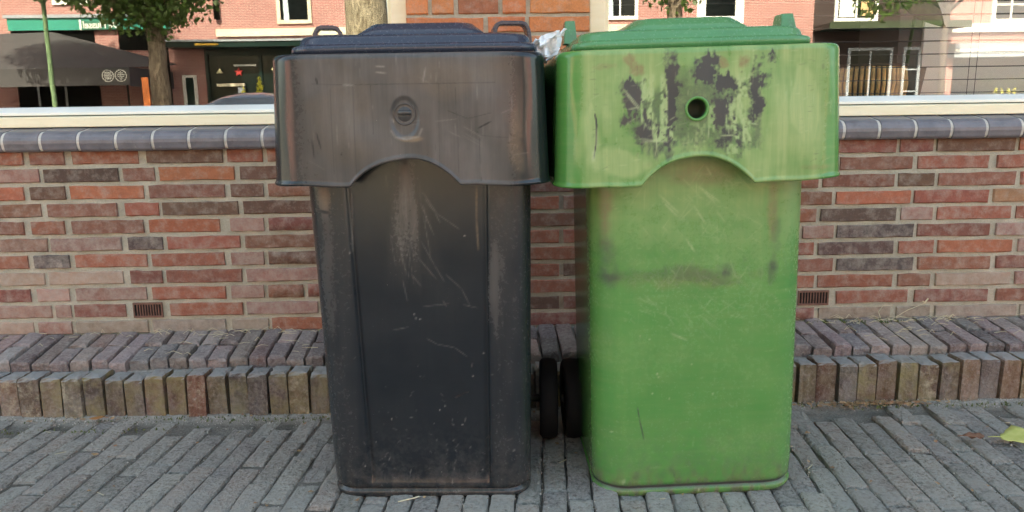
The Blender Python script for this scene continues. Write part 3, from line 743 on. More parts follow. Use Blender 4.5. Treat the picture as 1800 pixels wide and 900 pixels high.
    clean(MB().add([tuple(v) for v in V[-1]], [tuple(range(V.shape[1]))]).build('panel_top', lmat, lid))
    for (x_, wd, ht, kind_, ly_) in B['loops']:
        m = MB()
        if kind_ == 'loop':
            a = [(-wd / 2, 0.0), (-wd / 2, ht * 0.7), (-wd / 2 + 0.006, ht * 0.94), (-wd / 2 + 0.014, ht), (wd / 2 - 0.014, ht), (wd / 2 - 0.006, ht * 0.94), (wd / 2, ht * 0.7), (wd / 2 + 0.004, 0.0)]
            th = 0.0085; q = []
            for i, (px_, pz_) in enumerate(a):
                i0, i1 = max(0, i - 1), min(len(a) - 1, i + 1); dx, dz = a[i1][0] - a[i0][0], a[i1][1] - a[i0][1]; l_ = math.hypot(dx, dz)
                nx, nz = -dz / l_, dx / l_
                q.append([(px_ + nx * s1 * th, s2 * 0.016, pz_ + nz * s1 * th) for s1, s2 in ((-.5, -1), (.5, -1), (.5, 1), (-.5, 1))])
            v = [p for r4 in q for p in r4]; f = []
            for i in range(len(q) - 1):
                for k in range(4): f.append((i * 4 + k, i * 4 + (k + 1) % 4, i * 4 + 4 + (k + 1) % 4, i * 4 + 4 + k))
            f += [(3, 2, 1, 0), tuple(len(v) - 4 + k for k in range(4))]
            m.add(v, f)
        else:
            t_ = wd * 0.36; v = [(-wd / 2, -.02, 0), (wd / 2, -.02, 0), (wd / 2, .03, 0), (-wd / 2, .03, 0), (-t_, -.012, ht), (t_, -.012, ht), (t_, .025, ht), (-t_, .025, ht)]
            m.add(v, [(0, 1, 5, 4), (1, 2, 6, 5), (2, 3, 7, 6), (3, 0, 4, 7), (4, 5, 6, 7)])
        LP_ = m.build('grip_loop' if kind_ == 'loop' else 'hinge_lug', lmat, lid, bevel=0.002, loc=(x_, ly_, z0 + 0.029), rot=(0, 0, B.get('lrot', 0))); clean(LP_)
    # ---- rear handle, axle, wheels
    clean(MB().tube([(-0.19, 0.475, zt - 0.03), (-0.19, 0.505, zt - 0.02), (0.19, 0.505, zt - 0.02), (0.19, 0.475, zt - 0.03)], 0.012, 10).build('handle', mat, root, True))
    MB().tube([(B['bx'] - 0.245, 0.345, 0.0935), (B['bx'] + 0.245, 0.345, 0.0935)], 0.009, 10).build('axle', M_STEEL, root, True)
    for s in (-1, 1):
        hub = MB().lathe([(0.0, -0.018), (0.02, -0.019), (0.03, -0.012), (0.062, -0.010), (0.068, -0.016), (0.068, 0.016), (0.062, 0.010), (0.03, 0.012), (0.02, 0.019), (0.0, 0.018)], 'x', 28).build('wheel', M_BLACKP, root, True, loc=((-B['wl'] if s < 0 else B['wx']) + B['bx'], 0.345, 0.0935))
        MB().lathe([(0.069, -0.0165), (0.084, -0.0205), (0.0915, -0.015), (0.0935, 0.0), (0.0915, 0.015), (0.084, 0.0205), (0.069, 0.0165)], 'x', 32).build('tyre', M_RUBBER, hub, True)

def perimeter_like(_, hw, yf, yb, r, coarse=False):
    """rounded rectangle with fixed point counts"""
    ns, na, nf = (10, 8, 20) if coarse else PCOUNT
    P = []
    def seg(a, b, n, nx, ny):
        for k in range(n): t = k / n; P.append((a[0] + (b[0] - a[0]) * t, a[1] + (b[1] - a[1]) * t, nx, ny))
    def arc(cx, cy_, a0, n):
        for k in range(n): t = a0 + math.pi / 2 * k / n; P.append((cx + r * math.cos(t), cy_ + r * math.sin(t), math.cos(t), math.sin(t)))
    seg((-hw, yb - r), (-hw, yf + r), ns, -1, 0); arc(-hw + r, yf + r, math.pi, na)
    seg((-hw + r, yf), (hw - r, yf), nf, 0, -1); arc(hw - r, yf + r, 1.5 * math.pi, na)
    seg((hw, yf + r), (hw, yb - r), ns, 1, 0); arc(hw - r, yb - r, 0, na)
    seg((hw - r, yb), (-hw + r, yb), 10, 0, 1); arc(-hw + r, yb - r, 0.5 * math.pi, na)
    return np.array(P)
PCOUNT = (14, 18, 150)

# ---- wear charts, some shade and highlights painted in (millimetres on each face)
# anthracite bin, collar
cb = Chart(-260, 260, 610, 880); nA = vnoise(cb.nx, cb.nz, 9, 5, 5, 1); nV = vnoise(cb.nx, cb.nz, 40, 2, 3, 2)
U = lambda px, py: ((px - 710) * .985, 858 - (py - 90) * .983)
mid = np.clip((205 - np.abs(cb.X + 2)) / 45, 0, 1)
cb.put(0, mid * (0.72 + 0.65 * (nA - 0.5) + 0.35 * (nV - 0.5)))
cb.blob(3, *U(905, 250), 16, 70, 0.35, nA); cb.blob(3, *U(800, 130), 120, 40, 0.22, nA); cb.blob(3, *U(600, 200), 60, 90, 0.15, nA)
cb.blob(3, *U(712, 239), 24, 6, 0.75, nA); cb.stroke(2, [U(683, 225), U(690, 236), U(712, 240), U(732, 235), U(738, 222)], 2.0, 0.4, False)
for pts in ([(545, 141), (612, 143), (870, 143)], [(577, 150), (577, 300)], [(617, 140), (618, 300)], [(650, 145), (651, 230)], [(770, 145), (768, 320)], [(800, 150), (802, 300)], [(840, 240), (842, 315)], [(845, 235), (905, 240)], [(785, 190), (820, 205), (862, 195)]):
    cb.stroke(1, [U(*p) for p in pts], 1.1, 0.42, False)
for pts in ([(540, 238), (543, 272)], [(549, 226), (556, 256)], [(512, 262), (514, 300)], [(862, 210), (838, 222)], [(553, 130), (556, 142)]): cb.stroke(1, [U(*p) for p in pts], 1.5, 0.9)
for pts in ([(686, 203), (688, 210)], [(600, 143), (620, 144)], [(630, 322), (634, 300)], [(748, 115), (743, 140)], [(660, 112), (676, 113)], [(660, 122), (678, 124)]): cb.stroke(2, [U(*p) for p in pts], 1.3, 0.55)
rr = random.Random(5)
for _ in range(70):
    x, z = rr.uniform(-200, 200), rr.uniform(640, 850); l_ = rr.uniform(6, 40); a = rr.choice([1.57, 1.5, 1.62, 0.1, 0.4, 2.6]); cb.stroke(rr.choice([2, 2, 1]), [(x, z), (x + l_ * math.cos(a), z + l_ * math.sin(a))], rr.uniform(.5, 1.0), rr.uniform(.1, .32))
# anthracite bin, body
bb = Chart(-230, 230, 0, 720); nB = vnoise(bb.nx, bb.nz, 6, 10, 5, 3); nC = vnoise(bb.nx, bb.nz, 30, 6, 4, 4)
def Ub(px, py):
    t = (py - 330) / 520; return ((px - (728 + 21 * t)) * (1.063 + .1 * t), 616 - (py - 330) * 1.143)
bb.put(0, 0.04 + 0.14 * (nB - 0.5) + 0.16 * np.clip((np.abs(bb.X - 8) - 128) / 8, 0, 1) * np.clip(nC * 1.4, 0, 1))
fan = np.exp(-((bb.X + 14 - (640 - bb.Z) * 0.02) / (22 + (640 - bb.Z) * 0.10)) ** 2) * np.clip((bb.Z - 400) / 200, 0, 1)
bb.put(0, fan * (0.55 + 1.3 * (nC - 0.5))); bb.put(3, fan * 0.25 * nC)
bb.blob(0, *Ub(872, 470), 22, 140, 0.62, 0.45 + 1.3 * (nC - 0.5) + 0.3 * (nB - .5), 2, .9); bb.blob(0, *Ub(580, 440), 22, 190, 0.42, 0.45 + 1.2 * (nC - 0.5), 2, .9); bb.blob(3, *Ub(572, 345), 14, 30, 0.6, nC, 2, .9); bb.blob(0, *Ub(572, 350), 14, 70, .8, nC, 2, .9); bb.blob(0, *Ub(880, 350), 24, 50, 0.4, nC, 2, .9)  # tan highlight painted at the top of the left column, pale patches elsewhere
bb.stroke(1, [Ub(556, 362), Ub(584, 366)], 3, 0.95); bb.stroke(3, [Ub(838, 325), Ub(838, 380), Ub(841, 430)], 1.4, 0.8); bb.stroke(2, [Ub(619, 335), Ub(622, 430)], 1.6, 0.35)  # notch shade and panel-edge highlight painted in; yellowish line along the right groove
for _ in range(70):
    x, z = rr.gauss(-14, 14), rr.uniform(520, 650); a = -1.57 + rr.gauss(0.06, 0.16); l_ = rr.uniform(15, 90); bb.stroke(2, [(x, z), (x + l_ * math.cos(a), z + l_ * math.sin(a))], rr.uniform(.5, .8), rr.uniform(.06, .3))
for pts in ([(745, 335), (770, 370), (790, 383), (808, 395)], [(748, 345), (766, 368), (775, 385)], [(740, 352), (764, 405)], [(745, 355), (752, 385)], [(742, 415), (765, 455), (782, 482)], [(785, 471), (812, 495), (826, 522)], [(735, 440), (768, 478)], [(700, 400), (716, 470)], [(710, 480), (718, 515)], [(725, 470), (742, 490)], [(752, 580), (770, 590), (800, 596), (822, 612)], [(693, 565), (720, 560)], [(780, 515), (786, 525)], [(815, 522), (840, 528)], [(876, 490), (880, 520)], [(745, 525), (790, 520)], [(802, 775), (808, 768)]):
    bb.stroke(2, [Ub(*p) for p in pts], 0.9, 0.24, True)
for _ in range(110):
    x, z = rr.uniform(-190, 190), rr.uniform(15, 330) * (0.3 + 0.7 * rr.random()); l_ = rr.uniform(1, 10); a = rr.uniform(0, 3.14); bb.stroke(2, [(x, z), (x + l_ * math.cos(a), z + l_ * math.sin(a))], rr.uniform(.5, 1.0), rr.uniform(.12, .5))
for px, py in ((784, 699), (775, 707), (814, 733), (692, 723), (648, 806), (902, 779), (849, 816), (730, 538), (740, 546), (733, 545), (618, 432), (817, 406), (832, 646), (850, 606)): bb.blob(2, *Ub(px, py), 1.9, 1.9, .8)
bb.stroke(1, [Ub(800, 685), Ub(818, 676), Ub(826, 674)], 2.0, 0.9); bb.stroke(1, [Ub(705, 856), Ub(735, 855), Ub(758, 857)], 3.0, 1.0)
low = np.clip((95 - bb.Z) / 95, 0, 1); bb.put(3, low * 0.10 * np.clip((nC - 0.42) * 5, 0, 1)); bb.put(0, low * 0.22 * np.clip((nB - 0.4) * 4, 0, 1))

# green bin, collar
cg = Chart(-270, 270, 610, 890); nA = vnoise(cg.nx, cg.nz, 10, 5, 5, 11); nV = vnoise(cg.nx, cg.nz, 36, 2, 4, 12); nF = vnoise(cg.nx, cg.nz, 60, 30, 4, 13); nS = vnoise(cg.nx, cg.nz, 90, 14, 4, 14); nG = vnoise(cg.nx, cg.nz, 130, 60, 3, 15); nW1 = vnoise(cg.nx, cg.nz, 16, 9, 4, 16); nW2 = vnoise(cg.nx, cg.nz, 45, 5, 4, 17)
U = lambda px, py: ((px - 1240) * 1.0, 863 - (py - 76) * .963)
mid = np.clip((222 - np.abs(cg.X)) / 18, 0, 1)
cg.put(0, mid * np.clip(0.55 + 1.0 * (nA - 0.5) + 0.9 * (nV - 0.5), 0, 1)); cg.blob(0, *U(1420, 180), 40, 110, 1.0, nV); cg.blob(0, *U(1035, 230), 26, 90, 0.95, nV); cg.blob(0, *U(1085, 280), 60, 30, 0.9, nA)
z8 = lambda a, b: U(1080 + a / 4.286, 80 + b / 4.286)
def patch(x0, x1, y0, y1, strength=1.0, edge=0.75, pw=3.5):
    a, b = z8(x0, y0); c, d = z8(x1, y1); X0, Z0 = cg.X, cg.Z; cg.X = X0 + 16 * (nW1 - .5) + 9 * (nF - .5); cg.Z = Z0 + 34 * (nW2 - .5) + 26 * (nS - .5)
    cg.blob(1, (a + c) / 2, (b + d) / 2, abs(c - a) / 2 * 1.45 + 4, abs(d - b) / 2 * 1.35 + 4, strength, 0.5 + (nF - 0.5) * 0.55 + (nG - 0.5) * 0.55 + (nA - 0.5) * 0.2, pw, edge); cg.X, cg.Z = X0, Z0
cg.blob(1, *U(1222, 190), 125, 92, 0.42, nA, 2.5, 0.6)
for q in ((75, 220, 218, 330), (95, 215, 300, 450), (185, 300, 470, 720, .9), (390, 465, 40, 640), (300, 480, 520, 720, .75), (605, 755, 110, 272), (680, 760, 70, 140), (750, 925, 205, 330), (720, 930, 320, 640, .8), (740, 1010, 560, 790, .6), (1035, 1112, 160, 560), (1030, 1150, 225, 275, .8), (200, 480, 680, 800, .5), (480, 720, 560, 780, .38), (1035, 1110, 540, 760, .4), (70, 120, 510, 570, .75), (460, 530, 225, 265, .6), (1170, 1215, 40, 66, .7), (1170, 1215, 90, 120, .6)): patch(*q)
for (a, b) in (((1120, 130), (1128, 150)), ((1262, 108), (1300, 118)), ((1368, 92), (1380, 112))): cg.blob(1, *U((a[0] + b[0]) / 2 + 100, (a[1] + b[1]) / 2), 6, 8, .0)
def chip(x0, x1, y0, y1, s_=1.0):
    a, b = z8(x0, y0); c, d = z8(x1, y1); m = np.clip((1 - np.maximum(np.abs((cg.X - (a + c) / 2) / (abs(c - a) / 2 + 2)), np.abs((cg.Z - (b + d) / 2) / (abs(d - b) / 2 + 2)))) / .25, 0, 1)
    m = m * np.clip((nS - 0.38) * 7, 0, 1) * np.clip((0.6 * nF + 0.4 * nG - 0.36) * 9, 0, 1) * s_
    cg.a[1] *= 1 - m; cg.a[2] = np.maximum(cg.a[2], 0.55 * m)
for q in ((205, 300, 180, 560), (355, 402, 160, 600), (230, 320, 520, 600), (930, 1045, 190, 560), (910, 1040, 520, 740), (850, 915, 380, 620, .8), (300, 470, 580, 700, .9), (560, 700, 560, 720, .4), (860, 940, 740, 810, .8), (715, 760, 430, 640, .7)): chip(*q)
for q in ((155, 130), (820, 105), (985, 108), (195, 150), (120, 70)): cg.blob(3, *z8(*q), 11, 12, 0.8, nF)
cg.blob(3, *U(1062, 106), 26, 6, .35, nF); cg.blob(3, *U(1440, 300), 30, 5, .3, nF)
for pts in ([(75, 285), (200, 440)], [(90, 320), (190, 450)], [(110, 440), (190, 432)], [(185, 672), (410, 705)], [(200, 700), (330, 690)], [(720, 590), (715, 690)], [(810, 670), (920, 668)], [(1040, 580), (1090, 590)], [(290, 590), (300, 680), (350, 700)], [(320, 640), (325, 780)]): cg.stroke(2, [z8(*p) for p in pts], 1.1, 0.75)
cg.stroke(1, [U(1047, 190), U(1050, 210), U(1048, 245), U(1043, 270)], 1.3, 1.0, False); cg.stroke(2, [U(1044, 255), U(1042, 276)], 2.6, 1.0); cg.stroke(2, [U(1050, 215), U(1049, 250)], 2.0, 0.4)
for px in (1047, 1130, 1198, 1328, 1365): cg.stroke(1, [U(px, 90), U(px + 1, 310)], 0.9, 0.2, False)
for _ in range(160):
    x, z = rr.uniform(-215, 215), rr.uniform(640, 855); l_ = rr.uniform(3, 20); a = rr.choice([1.57, 1.5, 1.65, 0.05, 0.2, 0.5]); cg.stroke(rr.choice([2, 2, 1]), [(x, z), (x + l_ * math.cos(a), z + l_ * math.sin(a))], rr.uniform(.5, 1.0), rr.uniform(.12, .45))
for x0 in (-195, -178, 185, 200, 172): 
    for _ in range(26): z = rr.uniform(650, 850); cg.stroke(1, [(x0 + rr.uniform(-9, 4), z), (x0 + rr.uniform(4, 12), z + rr.uniform(-2, 2))], .7, rr.uniform(.1, .35))
# green bin, body
bg = Chart(-240, 240, 0, 720); nB = vnoise(bg.nx, bg.nz, 6, 10, 5, 21); nC = vnoise(bg.nx, bg.nz, 40, 40, 4, 22); nD = vnoise(bg.nx, bg.nz, 14, 30, 4, 23)
def Ug(px, py):
    t = (py - 330) / 520; return ((px - (1230 - 16 * t)) * (1.07 + .088 * t), 608 - (py - 330) * 1.155)
bg.put(0, np.clip((bg.Z - 430) / 200, 0, 1) * (0.36 + 0.7 * (nD - 0.5)) + 0.14 + 0.3 * (nB - 0.5))
for (px, py, rx, rz, s_) in ((1075, 470, 20, 26, .9), (1072, 420, 18, 50, .65), (1165, 465, 52, 20, .6), (1275, 465, 34, 24, .85), (1360, 460, 13, 28, .9), (1365, 410, 14, 60, .5), (1220, 468, 150, 22, .6)): bg.blob(1, *Ug(px, py), rx * 1.25, rz * 1.25, s_ * .55, 0.45 + 0.8 * (nD - .5) + 0.9 * (nC - .5), 2.0, 1.0)
for (px, py, rx, rz, s_) in ((1072, 370, 16, 70, .8), (1362, 365, 12, 80, .6), (1235, 300, 80, 30, .55), (1220, 475, 150, 26, .35)): bg.blob(3, *Ug(px, py), rx, rz, s_, nD, 2, 0.7)
for _ in range(330):
    px, py = rr.gauss(1225, 75), rr.uniform(290, 560); a = rr.choice([-0.75, -0.8, -0.65, -0.9, -0.3, 0.9, -1.5]) + rr.gauss(0, .15); l_ = rr.uniform(6, 50); x, z = Ug(px, py); bg.stroke(rr.choice([2, 2, 0]), [(x, z), (x + l_ * math.cos(a), z + l_ * math.sin(a))], rr.uniform(.5, 1.2), rr.uniform(.1, .42))
for pts in ([(1235, 325), (1270, 350)], [(1240, 330), (1262, 350)], [(1165, 335), (1198, 365)], [(1170, 345), (1195, 370)], [(1225, 355), (1245, 385)], [(1248, 292), (1258, 310)], [(1180, 565), (1208, 578)], [(1120, 690), (1122, 710), (1130, 750)], [(1210, 408), (1225, 430)]): bg.stroke(2 if pts[0][1] < 680 else 1, [Ug(*p) for p in pts], 1.7, 0.6)
for _ in range(130):
    px, py = rr.uniform(1060, 1380), rr.uniform(480, 830); a = rr.choice([0.05, -.1, .2, 1.5]) + rr.gauss(0, .15); l_ = rr.uniform(4, 40); x, z = Ug(px, py); bg.stroke(0, [(x, z), (x + l_ * math.cos(a), z + l_ * math.sin(a))], rr.uniform(1.0, 4.0), rr.uniform(.08, .3))
for px, py in ((1222, 845), (1155, 634), (1157, 640), (1146, 668), (1175, 678), (1127, 568), (1143, 574), (1093, 826), (1180, 822), (1215, 620), (1360, 560), (1250, 673), (1076, 736)): bg.blob(2, *Ug(px, py), 2.2, 2.2, .9)
low = np.clip((75 - bg.Z) / 75, 0, 1); bg.put(3, low * 0.75 * np.clip((nC - 0.42) * 5, 0, 1)); bg.stroke(1, [(-190, 24), (190, 24)], 5.0, 0.8, False); bg.put(1, np.clip((140 - bg.Z) / 140, 0, 1) * 0.4 * np.clip((nC - 0.5) * 5, 0, 1))

blue = empty('wheeled_bin', (-0.1585, -0.75, -0.0025), (0, 0, rad(-2.6)))
tag(blue, 'anthracite plastic wheelie bin with faded brown-grey collar, left of the green bin', 'wheelie bin', 'wheelie bins standing on the pavement')
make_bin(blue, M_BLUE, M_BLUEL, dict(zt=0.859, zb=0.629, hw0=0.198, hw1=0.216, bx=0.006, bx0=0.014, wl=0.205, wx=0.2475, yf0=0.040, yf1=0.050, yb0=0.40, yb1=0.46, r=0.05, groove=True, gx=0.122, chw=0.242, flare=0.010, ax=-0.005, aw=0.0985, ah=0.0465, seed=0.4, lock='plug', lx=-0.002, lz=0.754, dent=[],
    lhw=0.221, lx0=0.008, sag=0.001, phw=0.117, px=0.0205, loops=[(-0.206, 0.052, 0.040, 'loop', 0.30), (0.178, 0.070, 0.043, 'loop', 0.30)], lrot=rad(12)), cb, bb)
green = empty('wheeled_bin', (0.380, -0.752, -0.0025), (0, rad(-1.1), rad(0.6)))
tag(green, 'green plastic wheelie bin with scraped, blackened collar and open lock hole', 'wheelie bin', 'wheelie bins standing on the pavement')
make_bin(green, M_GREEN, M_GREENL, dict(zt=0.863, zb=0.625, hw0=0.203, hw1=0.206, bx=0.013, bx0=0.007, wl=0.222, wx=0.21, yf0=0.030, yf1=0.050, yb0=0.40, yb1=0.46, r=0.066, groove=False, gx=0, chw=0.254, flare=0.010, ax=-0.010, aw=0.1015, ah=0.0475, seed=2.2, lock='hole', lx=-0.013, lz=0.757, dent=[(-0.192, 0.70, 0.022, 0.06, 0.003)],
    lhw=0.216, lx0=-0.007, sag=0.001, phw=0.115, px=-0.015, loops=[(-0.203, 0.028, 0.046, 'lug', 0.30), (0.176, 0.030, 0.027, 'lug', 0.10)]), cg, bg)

# ================================================================== SMALL THINGS
# crumpled tissue jammed between the two collars
rt = random.Random(8); n = 15; tv = []; tf = []
def tis(u, v):
    x = 0.0255 * math.copysign(abs(u) ** .9, u); z = 0.020 * v
    return x, z
for j in range(n):
    for i in range(n):
        u, v = i / (n - 1) * 2 - 1, j / (n - 1) * 2 - 1; x, z = tis(u, v)
        fold = 0.010 * math.sin(7 * u + 3 * v) + 0.008 * math.sin(-5 * v + 9 * u * v + 1) + rt.uniform(-.0035, .0035)
        tv.append((x + rt.uniform(-.003, .003) + (0.009 * v if u > 0 else -0.002 * v), fold, z + rt.uniform(-.003, .003) + (0.012 * u if v > 0 else 0) - (0.010 * (1 - abs(u + .2)) if v < -0.3 else 0)))
for j in range(n - 1):
    for i in range(n - 1): q = j * n + i; tf.append((q, q + 1, q + 1 + n, q + n))
g = G('paper tissue'); nz = g.noise(g.co(), 90, 4); g.set(col=g.mix(nz, (0.82, 0.84, 0.85), (0.9, 0.92, 0.92)), rough=0.9, sub=0.1); g.bump(nz, 0.3, 0.002)
t_ = link('paper_tissue', mesh('paper_tissue', tv, tf, g.m), None, (0.096, -0.655, 0.871)); tag(t_, 'crumpled white paper tissue stuck between the lids of the two bins', 'tissue')
sm = t_.modifiers.new('thick', 'SOLIDIFY'); sm.thickness = 0.0008

def leaf_mesh(name, outline, mat, curl, th=0.0008):
    """leaf blade from a half outline: centre vein and two edges, curled"""
    v = []; f = []
    for (t, wl, wr) in outline:
        for s_, wv in ((-1, wl), (-0.5, wl), (0, 0), (0.5, wr), (1, wr)):
            x = t; y = s_ * wv; v.append((x, y, curl(x, y)))
    for i in range(len(outline) - 1):
        for k in range(4): q = i * 5 + k; f.append((q, q + 1, q + 6, q + 5))
    return mesh(name, v, f, mat, True)
def leaf_mat(name, a, b):
    g = G(name); nz = g.noise(g.co(), 60, 5); g.set(col=g.mix(g.ramp(nz, .3, .7), a, b), rough=0.6); g.bump(nz, .4, .002); return g.m
def fallen(name, label, loc, rot, outline, mat, curl, stem):
    e = empty(name, loc, rot); tag(e, label, 'leaf')
    o = link('blade', leaf_mesh('blade', outline, mat, curl), e); m = o.modifiers.new('thick', 'SOLIDIFY'); m.thickness = 0.0006
    MB().tube(stem, [0.0011] * (len(stem) - 1) + [0.0006], 6).build('stem', mat, e, True)
fallen('fallen_leaf', 'small curled orange leaf at the foot of the kerb left of the dark bin', (-1.01, -0.296, 0.010), (0, 0, rad(20)), [(-.017, .001, .001), (-.009, .008, .007), (0, .011, .010), (.01, .008, .009), (.019, .001, .001)], leaf_mat('dry orange leaf', (0.42, 0.19, 0.06), (0.30, 0.12, 0.04)), lambda x, y: 0.006 * math.cos(y * 120) * 0.5 + 0.10 * abs(y) * 3 + 4 * x * x, [(.018, 0, .003), (.028, .003, .001)])
fallen('fallen_leaf', 'curled brown leaf touching the yellow one on the right', (1.068, -0.511, 0.012), (0, 0, rad(-6)), [(-.024, .001, .001), (-.015, .010, .012), (-.004, .015, .012), (.008, .014, .016), (.018, .008, .010), (.024, .001, .001)], leaf_mat('dry brown leaf', (0.30, 0.15, 0.09), (0.17, 0.075, 0.045)), lambda x, y: 0.35 * abs(y) + 6 * x * x + 0.004 * math.sin(x * 260 + y * 200), [(-.024, 0, .004), (-.034, .002, .002)])
fallen('fallen_leaf', 'pale yellow leaf lying at the right edge on the pavement', (1.165, -0.512, 0.014), (rad(8), 0, rad(4)), [(-.034, .004, .003), (-.026, .012, .016), (-.016, .014, .018), (-.006, .030, .026), (.002, .034, .028), (.012, .022, .034), (.024, .026, .022), (.036, .010, .012), (.044, .001, .001)], leaf_mat('yellow leaf', (0.56, 0.56, 0.20), (0.44, 0.47, 0.12)), lambda x, y: 0.006 * math.sin(60 * x) + 0.08 * abs(y), [(-.034, 0, -.001), (-.05, .001, .001), (-.066, .002, .0)])
# leaf crumbs by the kerb, dry stalks on the step
g = leaf_mat('leaf crumbs', (0.27, 0.13, 0.07), (0.40, 0.28, 0.14)); cv, cf = [], []
rl = random.Random(4)
for i in range(420):
    x = rl.gauss(0.93, 0.085) if i < 260 else rl.uniform(-1.3, 1.4); y = -0.278 - abs(rl.gauss(0, 0.012)); 
    if i >= 330: y = rl.uniform(-0.75, -0.28)
    s_ = rl.uniform(.002, .006); a = rl.uniform(0, 6.28); z = rl.uniform(0.004, 0.010) if i < 330 else 0.0045
    p = [(x + s_ * math.cos(a + k * 1.57) * (1.6 if k % 2 else .8), y + s_ * math.sin(a + k * 1.57), z + rl.uniform(-.002, .003)) for k in range(4)]
    b = len(cv); cv += p; cf.append((b, b + 1, b + 2, b + 3))
tag(link('leaf_litter', mesh('leaf_litter', cv, cf, g)), 'brown leaf crumbs scattered along the foot of the kerb', 'leaf litter', kind='stuff')
g = leaf_mat('dry straw', (0.52, 0.44, 0.27), (0.62, 0.55, 0.38)); st = MB()
for i in range(150):
    cl = rl.choice([(1.1, .06), (1.0, .1), (1.2, .05), (-.85, .1), (-.6, .1), (1.35, .1), (0.9, .3), (-1.0, .4)]); x = rl.gauss(*cl); y = rl.uniform(-0.19, -0.015) if rl.random() < .35 else rl.uniform(-.05, -.01)
    z = 0.127 + 0.128 * (y + .195) + .003; a = rl.uniform(-.6, .6) + (3.14 if rl.random() < .5 else 0); l_ = rl.uniform(.01, .045); k = rl.uniform(0, .012)
    st.tube([(x, y, z), (x + .5 * l_ * math.cos(a), y + .5 * l_ * math.sin(a) * .4, z + k), (x + l_ * math.cos(a), y + l_ * math.sin(a) * .4, z + .002)], [.0008, .0007, .0004], 4)
for i in range(22):
    x, y = rl.uniform(-1.2, 1.3), rl.uniform(-.8, -.3); a = rl.uniform(0, 6.28); l_ = rl.uniform(.008, .03); z = .005 + hgt(x, y); st.tube([(x, y, z), (x + l_ * math.cos(a), y + l_ * math.sin(a), z)], .0007, 4)
st.tube([(1.09, -.02, .15), (1.075, -.03, .175), (1.085, -.035, .195), (1.11, -.04, .198)], .0011, 5).tube([(1.12, -.02, .15), (1.16, -.03, .18), (1.21, -.03, .20)], .0008, 5).tube([(1.2, -.03, .205), (1.205, -.03, .20), (1.215, -.03, .212)], .002, 5)
st.tube([(-.205, -.735, .008), (-.18, -.728, .010), (-.165, -.722, .011)], .0014, 5)
tag(st.build('dry_straw', g), 'dry straw and stalks lying on the brick step', 'straw', kind='stuff')
# weeds and moss tufts in the joint at the foot of the wall
g = leaf_mat('moss green', (0.07, 0.10, 0.025), (0.14, 0.16, 0.05)); mv, mf = [], []
for i in range(900):
    cx, cy_, sp = rl.choice([(0.93, -.02, .03), (1.12, -.02, .04), (1.02, -.03, .03), (-.95, -.278, .2), (0.8, -.28, .2), (-1.1, -.35, .15), (-.5, -.3, .15), (1.2, -.3, .2)])
    x = rl.gauss(cx, sp); y = cy_ + rl.gauss(0, .008); z = (0.145 if cy_ > -.1 else 0.0); s_ = rl.uniform(.0015, .004)
    if cy_ < -.1: y = min(y, -.272)
    a = rl.uniform(0, 6.28); b = len(mv); mv += [(x - s_ * math.cos(a), y - s_ * math.sin(a), z), (x + s_ * math.cos(a), y + s_ * math.sin(a), z), (x + rl.uniform(-.003, .003), y, z + rl.uniform(.003, .009))]; mf.append((b, b + 1, b + 2))
tag(link('moss', mesh('moss', mv, mf, g)), 'little moss tufts in the joints along wall and kerb', 'moss', kind='stuff')

# grit: pale sand grains and dark crumbs swept into the joints
for nm, lab, cnt, ca_, cb_, sd0 in (('sand_grit', 'pale sand grains lying in the joints of the pavement', 2600, (.42, .39, .34), (.62, .58, .52), 71), ('dirt_crumbs', 'dark crumbs of dirt lying on the pavement', 1500, (.05, .045, .035), (.12, .10, .06), 72)):
    rg = random.Random(sd0); gv_, gf_ = [], []
    for i in range(cnt):
        if rg.random() < .42: x = rg.uniform(-1.35, 1.45); y = -0.268 - abs(rg.gauss(0, .022))
        else:
            y = rg.uniform(-.95, -.29); lx = rg.randint(-30, 32) * PW + PW * .5 + rg.gauss(0, .006); x = lx - (y + .04) * math.tan(PAV_ROT) * -1.0
            x = lx * ca - (y) * sa
        if -0.36 < x < 0.05 and -.72 < y < -.32 or 0.17 < x < 0.59 and -.74 < y < -.32: continue
        z = hgt(x, y) + rg.uniform(-.001, .004) + (0.006 * math.exp(-((y + .262) / .02) ** 2)); q = rg.uniform(.0007, .0019) * (1.6 if rg.random() < .06 else 1); b = len(gv_); a = rg.uniform(0, 6.28)
        gv_ += [(x + q * math.cos(a), y + q * math.sin(a), z), (x + q * math.cos(a + 2.1), y + q * math.sin(a + 2.1), z), (x + q * math.cos(a + 4.2), y + q * math.sin(a + 4.2), z), (x, y, z + q * 1.3)]
        gf_ += [(b, b + 1, b + 3), (b + 1, b + 2, b + 3), (b + 2, b, b + 3)]
    tag(link(nm, mesh(nm, gv_, gf_, leaf_mat(nm.replace('_', ' '), ca_, cb_))), lab, 'grit', kind='stuff')

# ---- behind the right pane
M_SLAT = plain('dark blind slat', (0.02, 0.019, 0.018), 0.5)
bl = empty('venetian_blind', (1.6, 0.165, 2.0)); tag(bl, 'dark venetian blind with open slats hanging behind the right window', 'blind')
for i in range(34):
    z = 0.7856 + 0.0368 * i
    MB().box((-1.28, -0.0125, -0.0006), (1.28, 0.0125, 0.0006)).build('slat', M_SLAT, bl, loc=(0, 0, z - 2.0), rot=(rad(-1.5), 0, 0))
for x in (-1.05, -0.222, -0.2, 0.6): MB().tube([(x, -0.012, -1.235), (x, -0.012, 0.08)], 0.0009, 5).build('cord', M_SLAT, bl)
MB().box((-1.29, -0.02, 0.06), (1.29, 0.02, 0.10)).build('head_rail', M_SLAT, bl)
M_CANE = plain('bamboo cane', (0.72, 0.45, 0.17), 0.45, var=0.35, scale=30); M_CANED = plain('dark wicker', (0.05, 0.03, 0.02), 0.7)
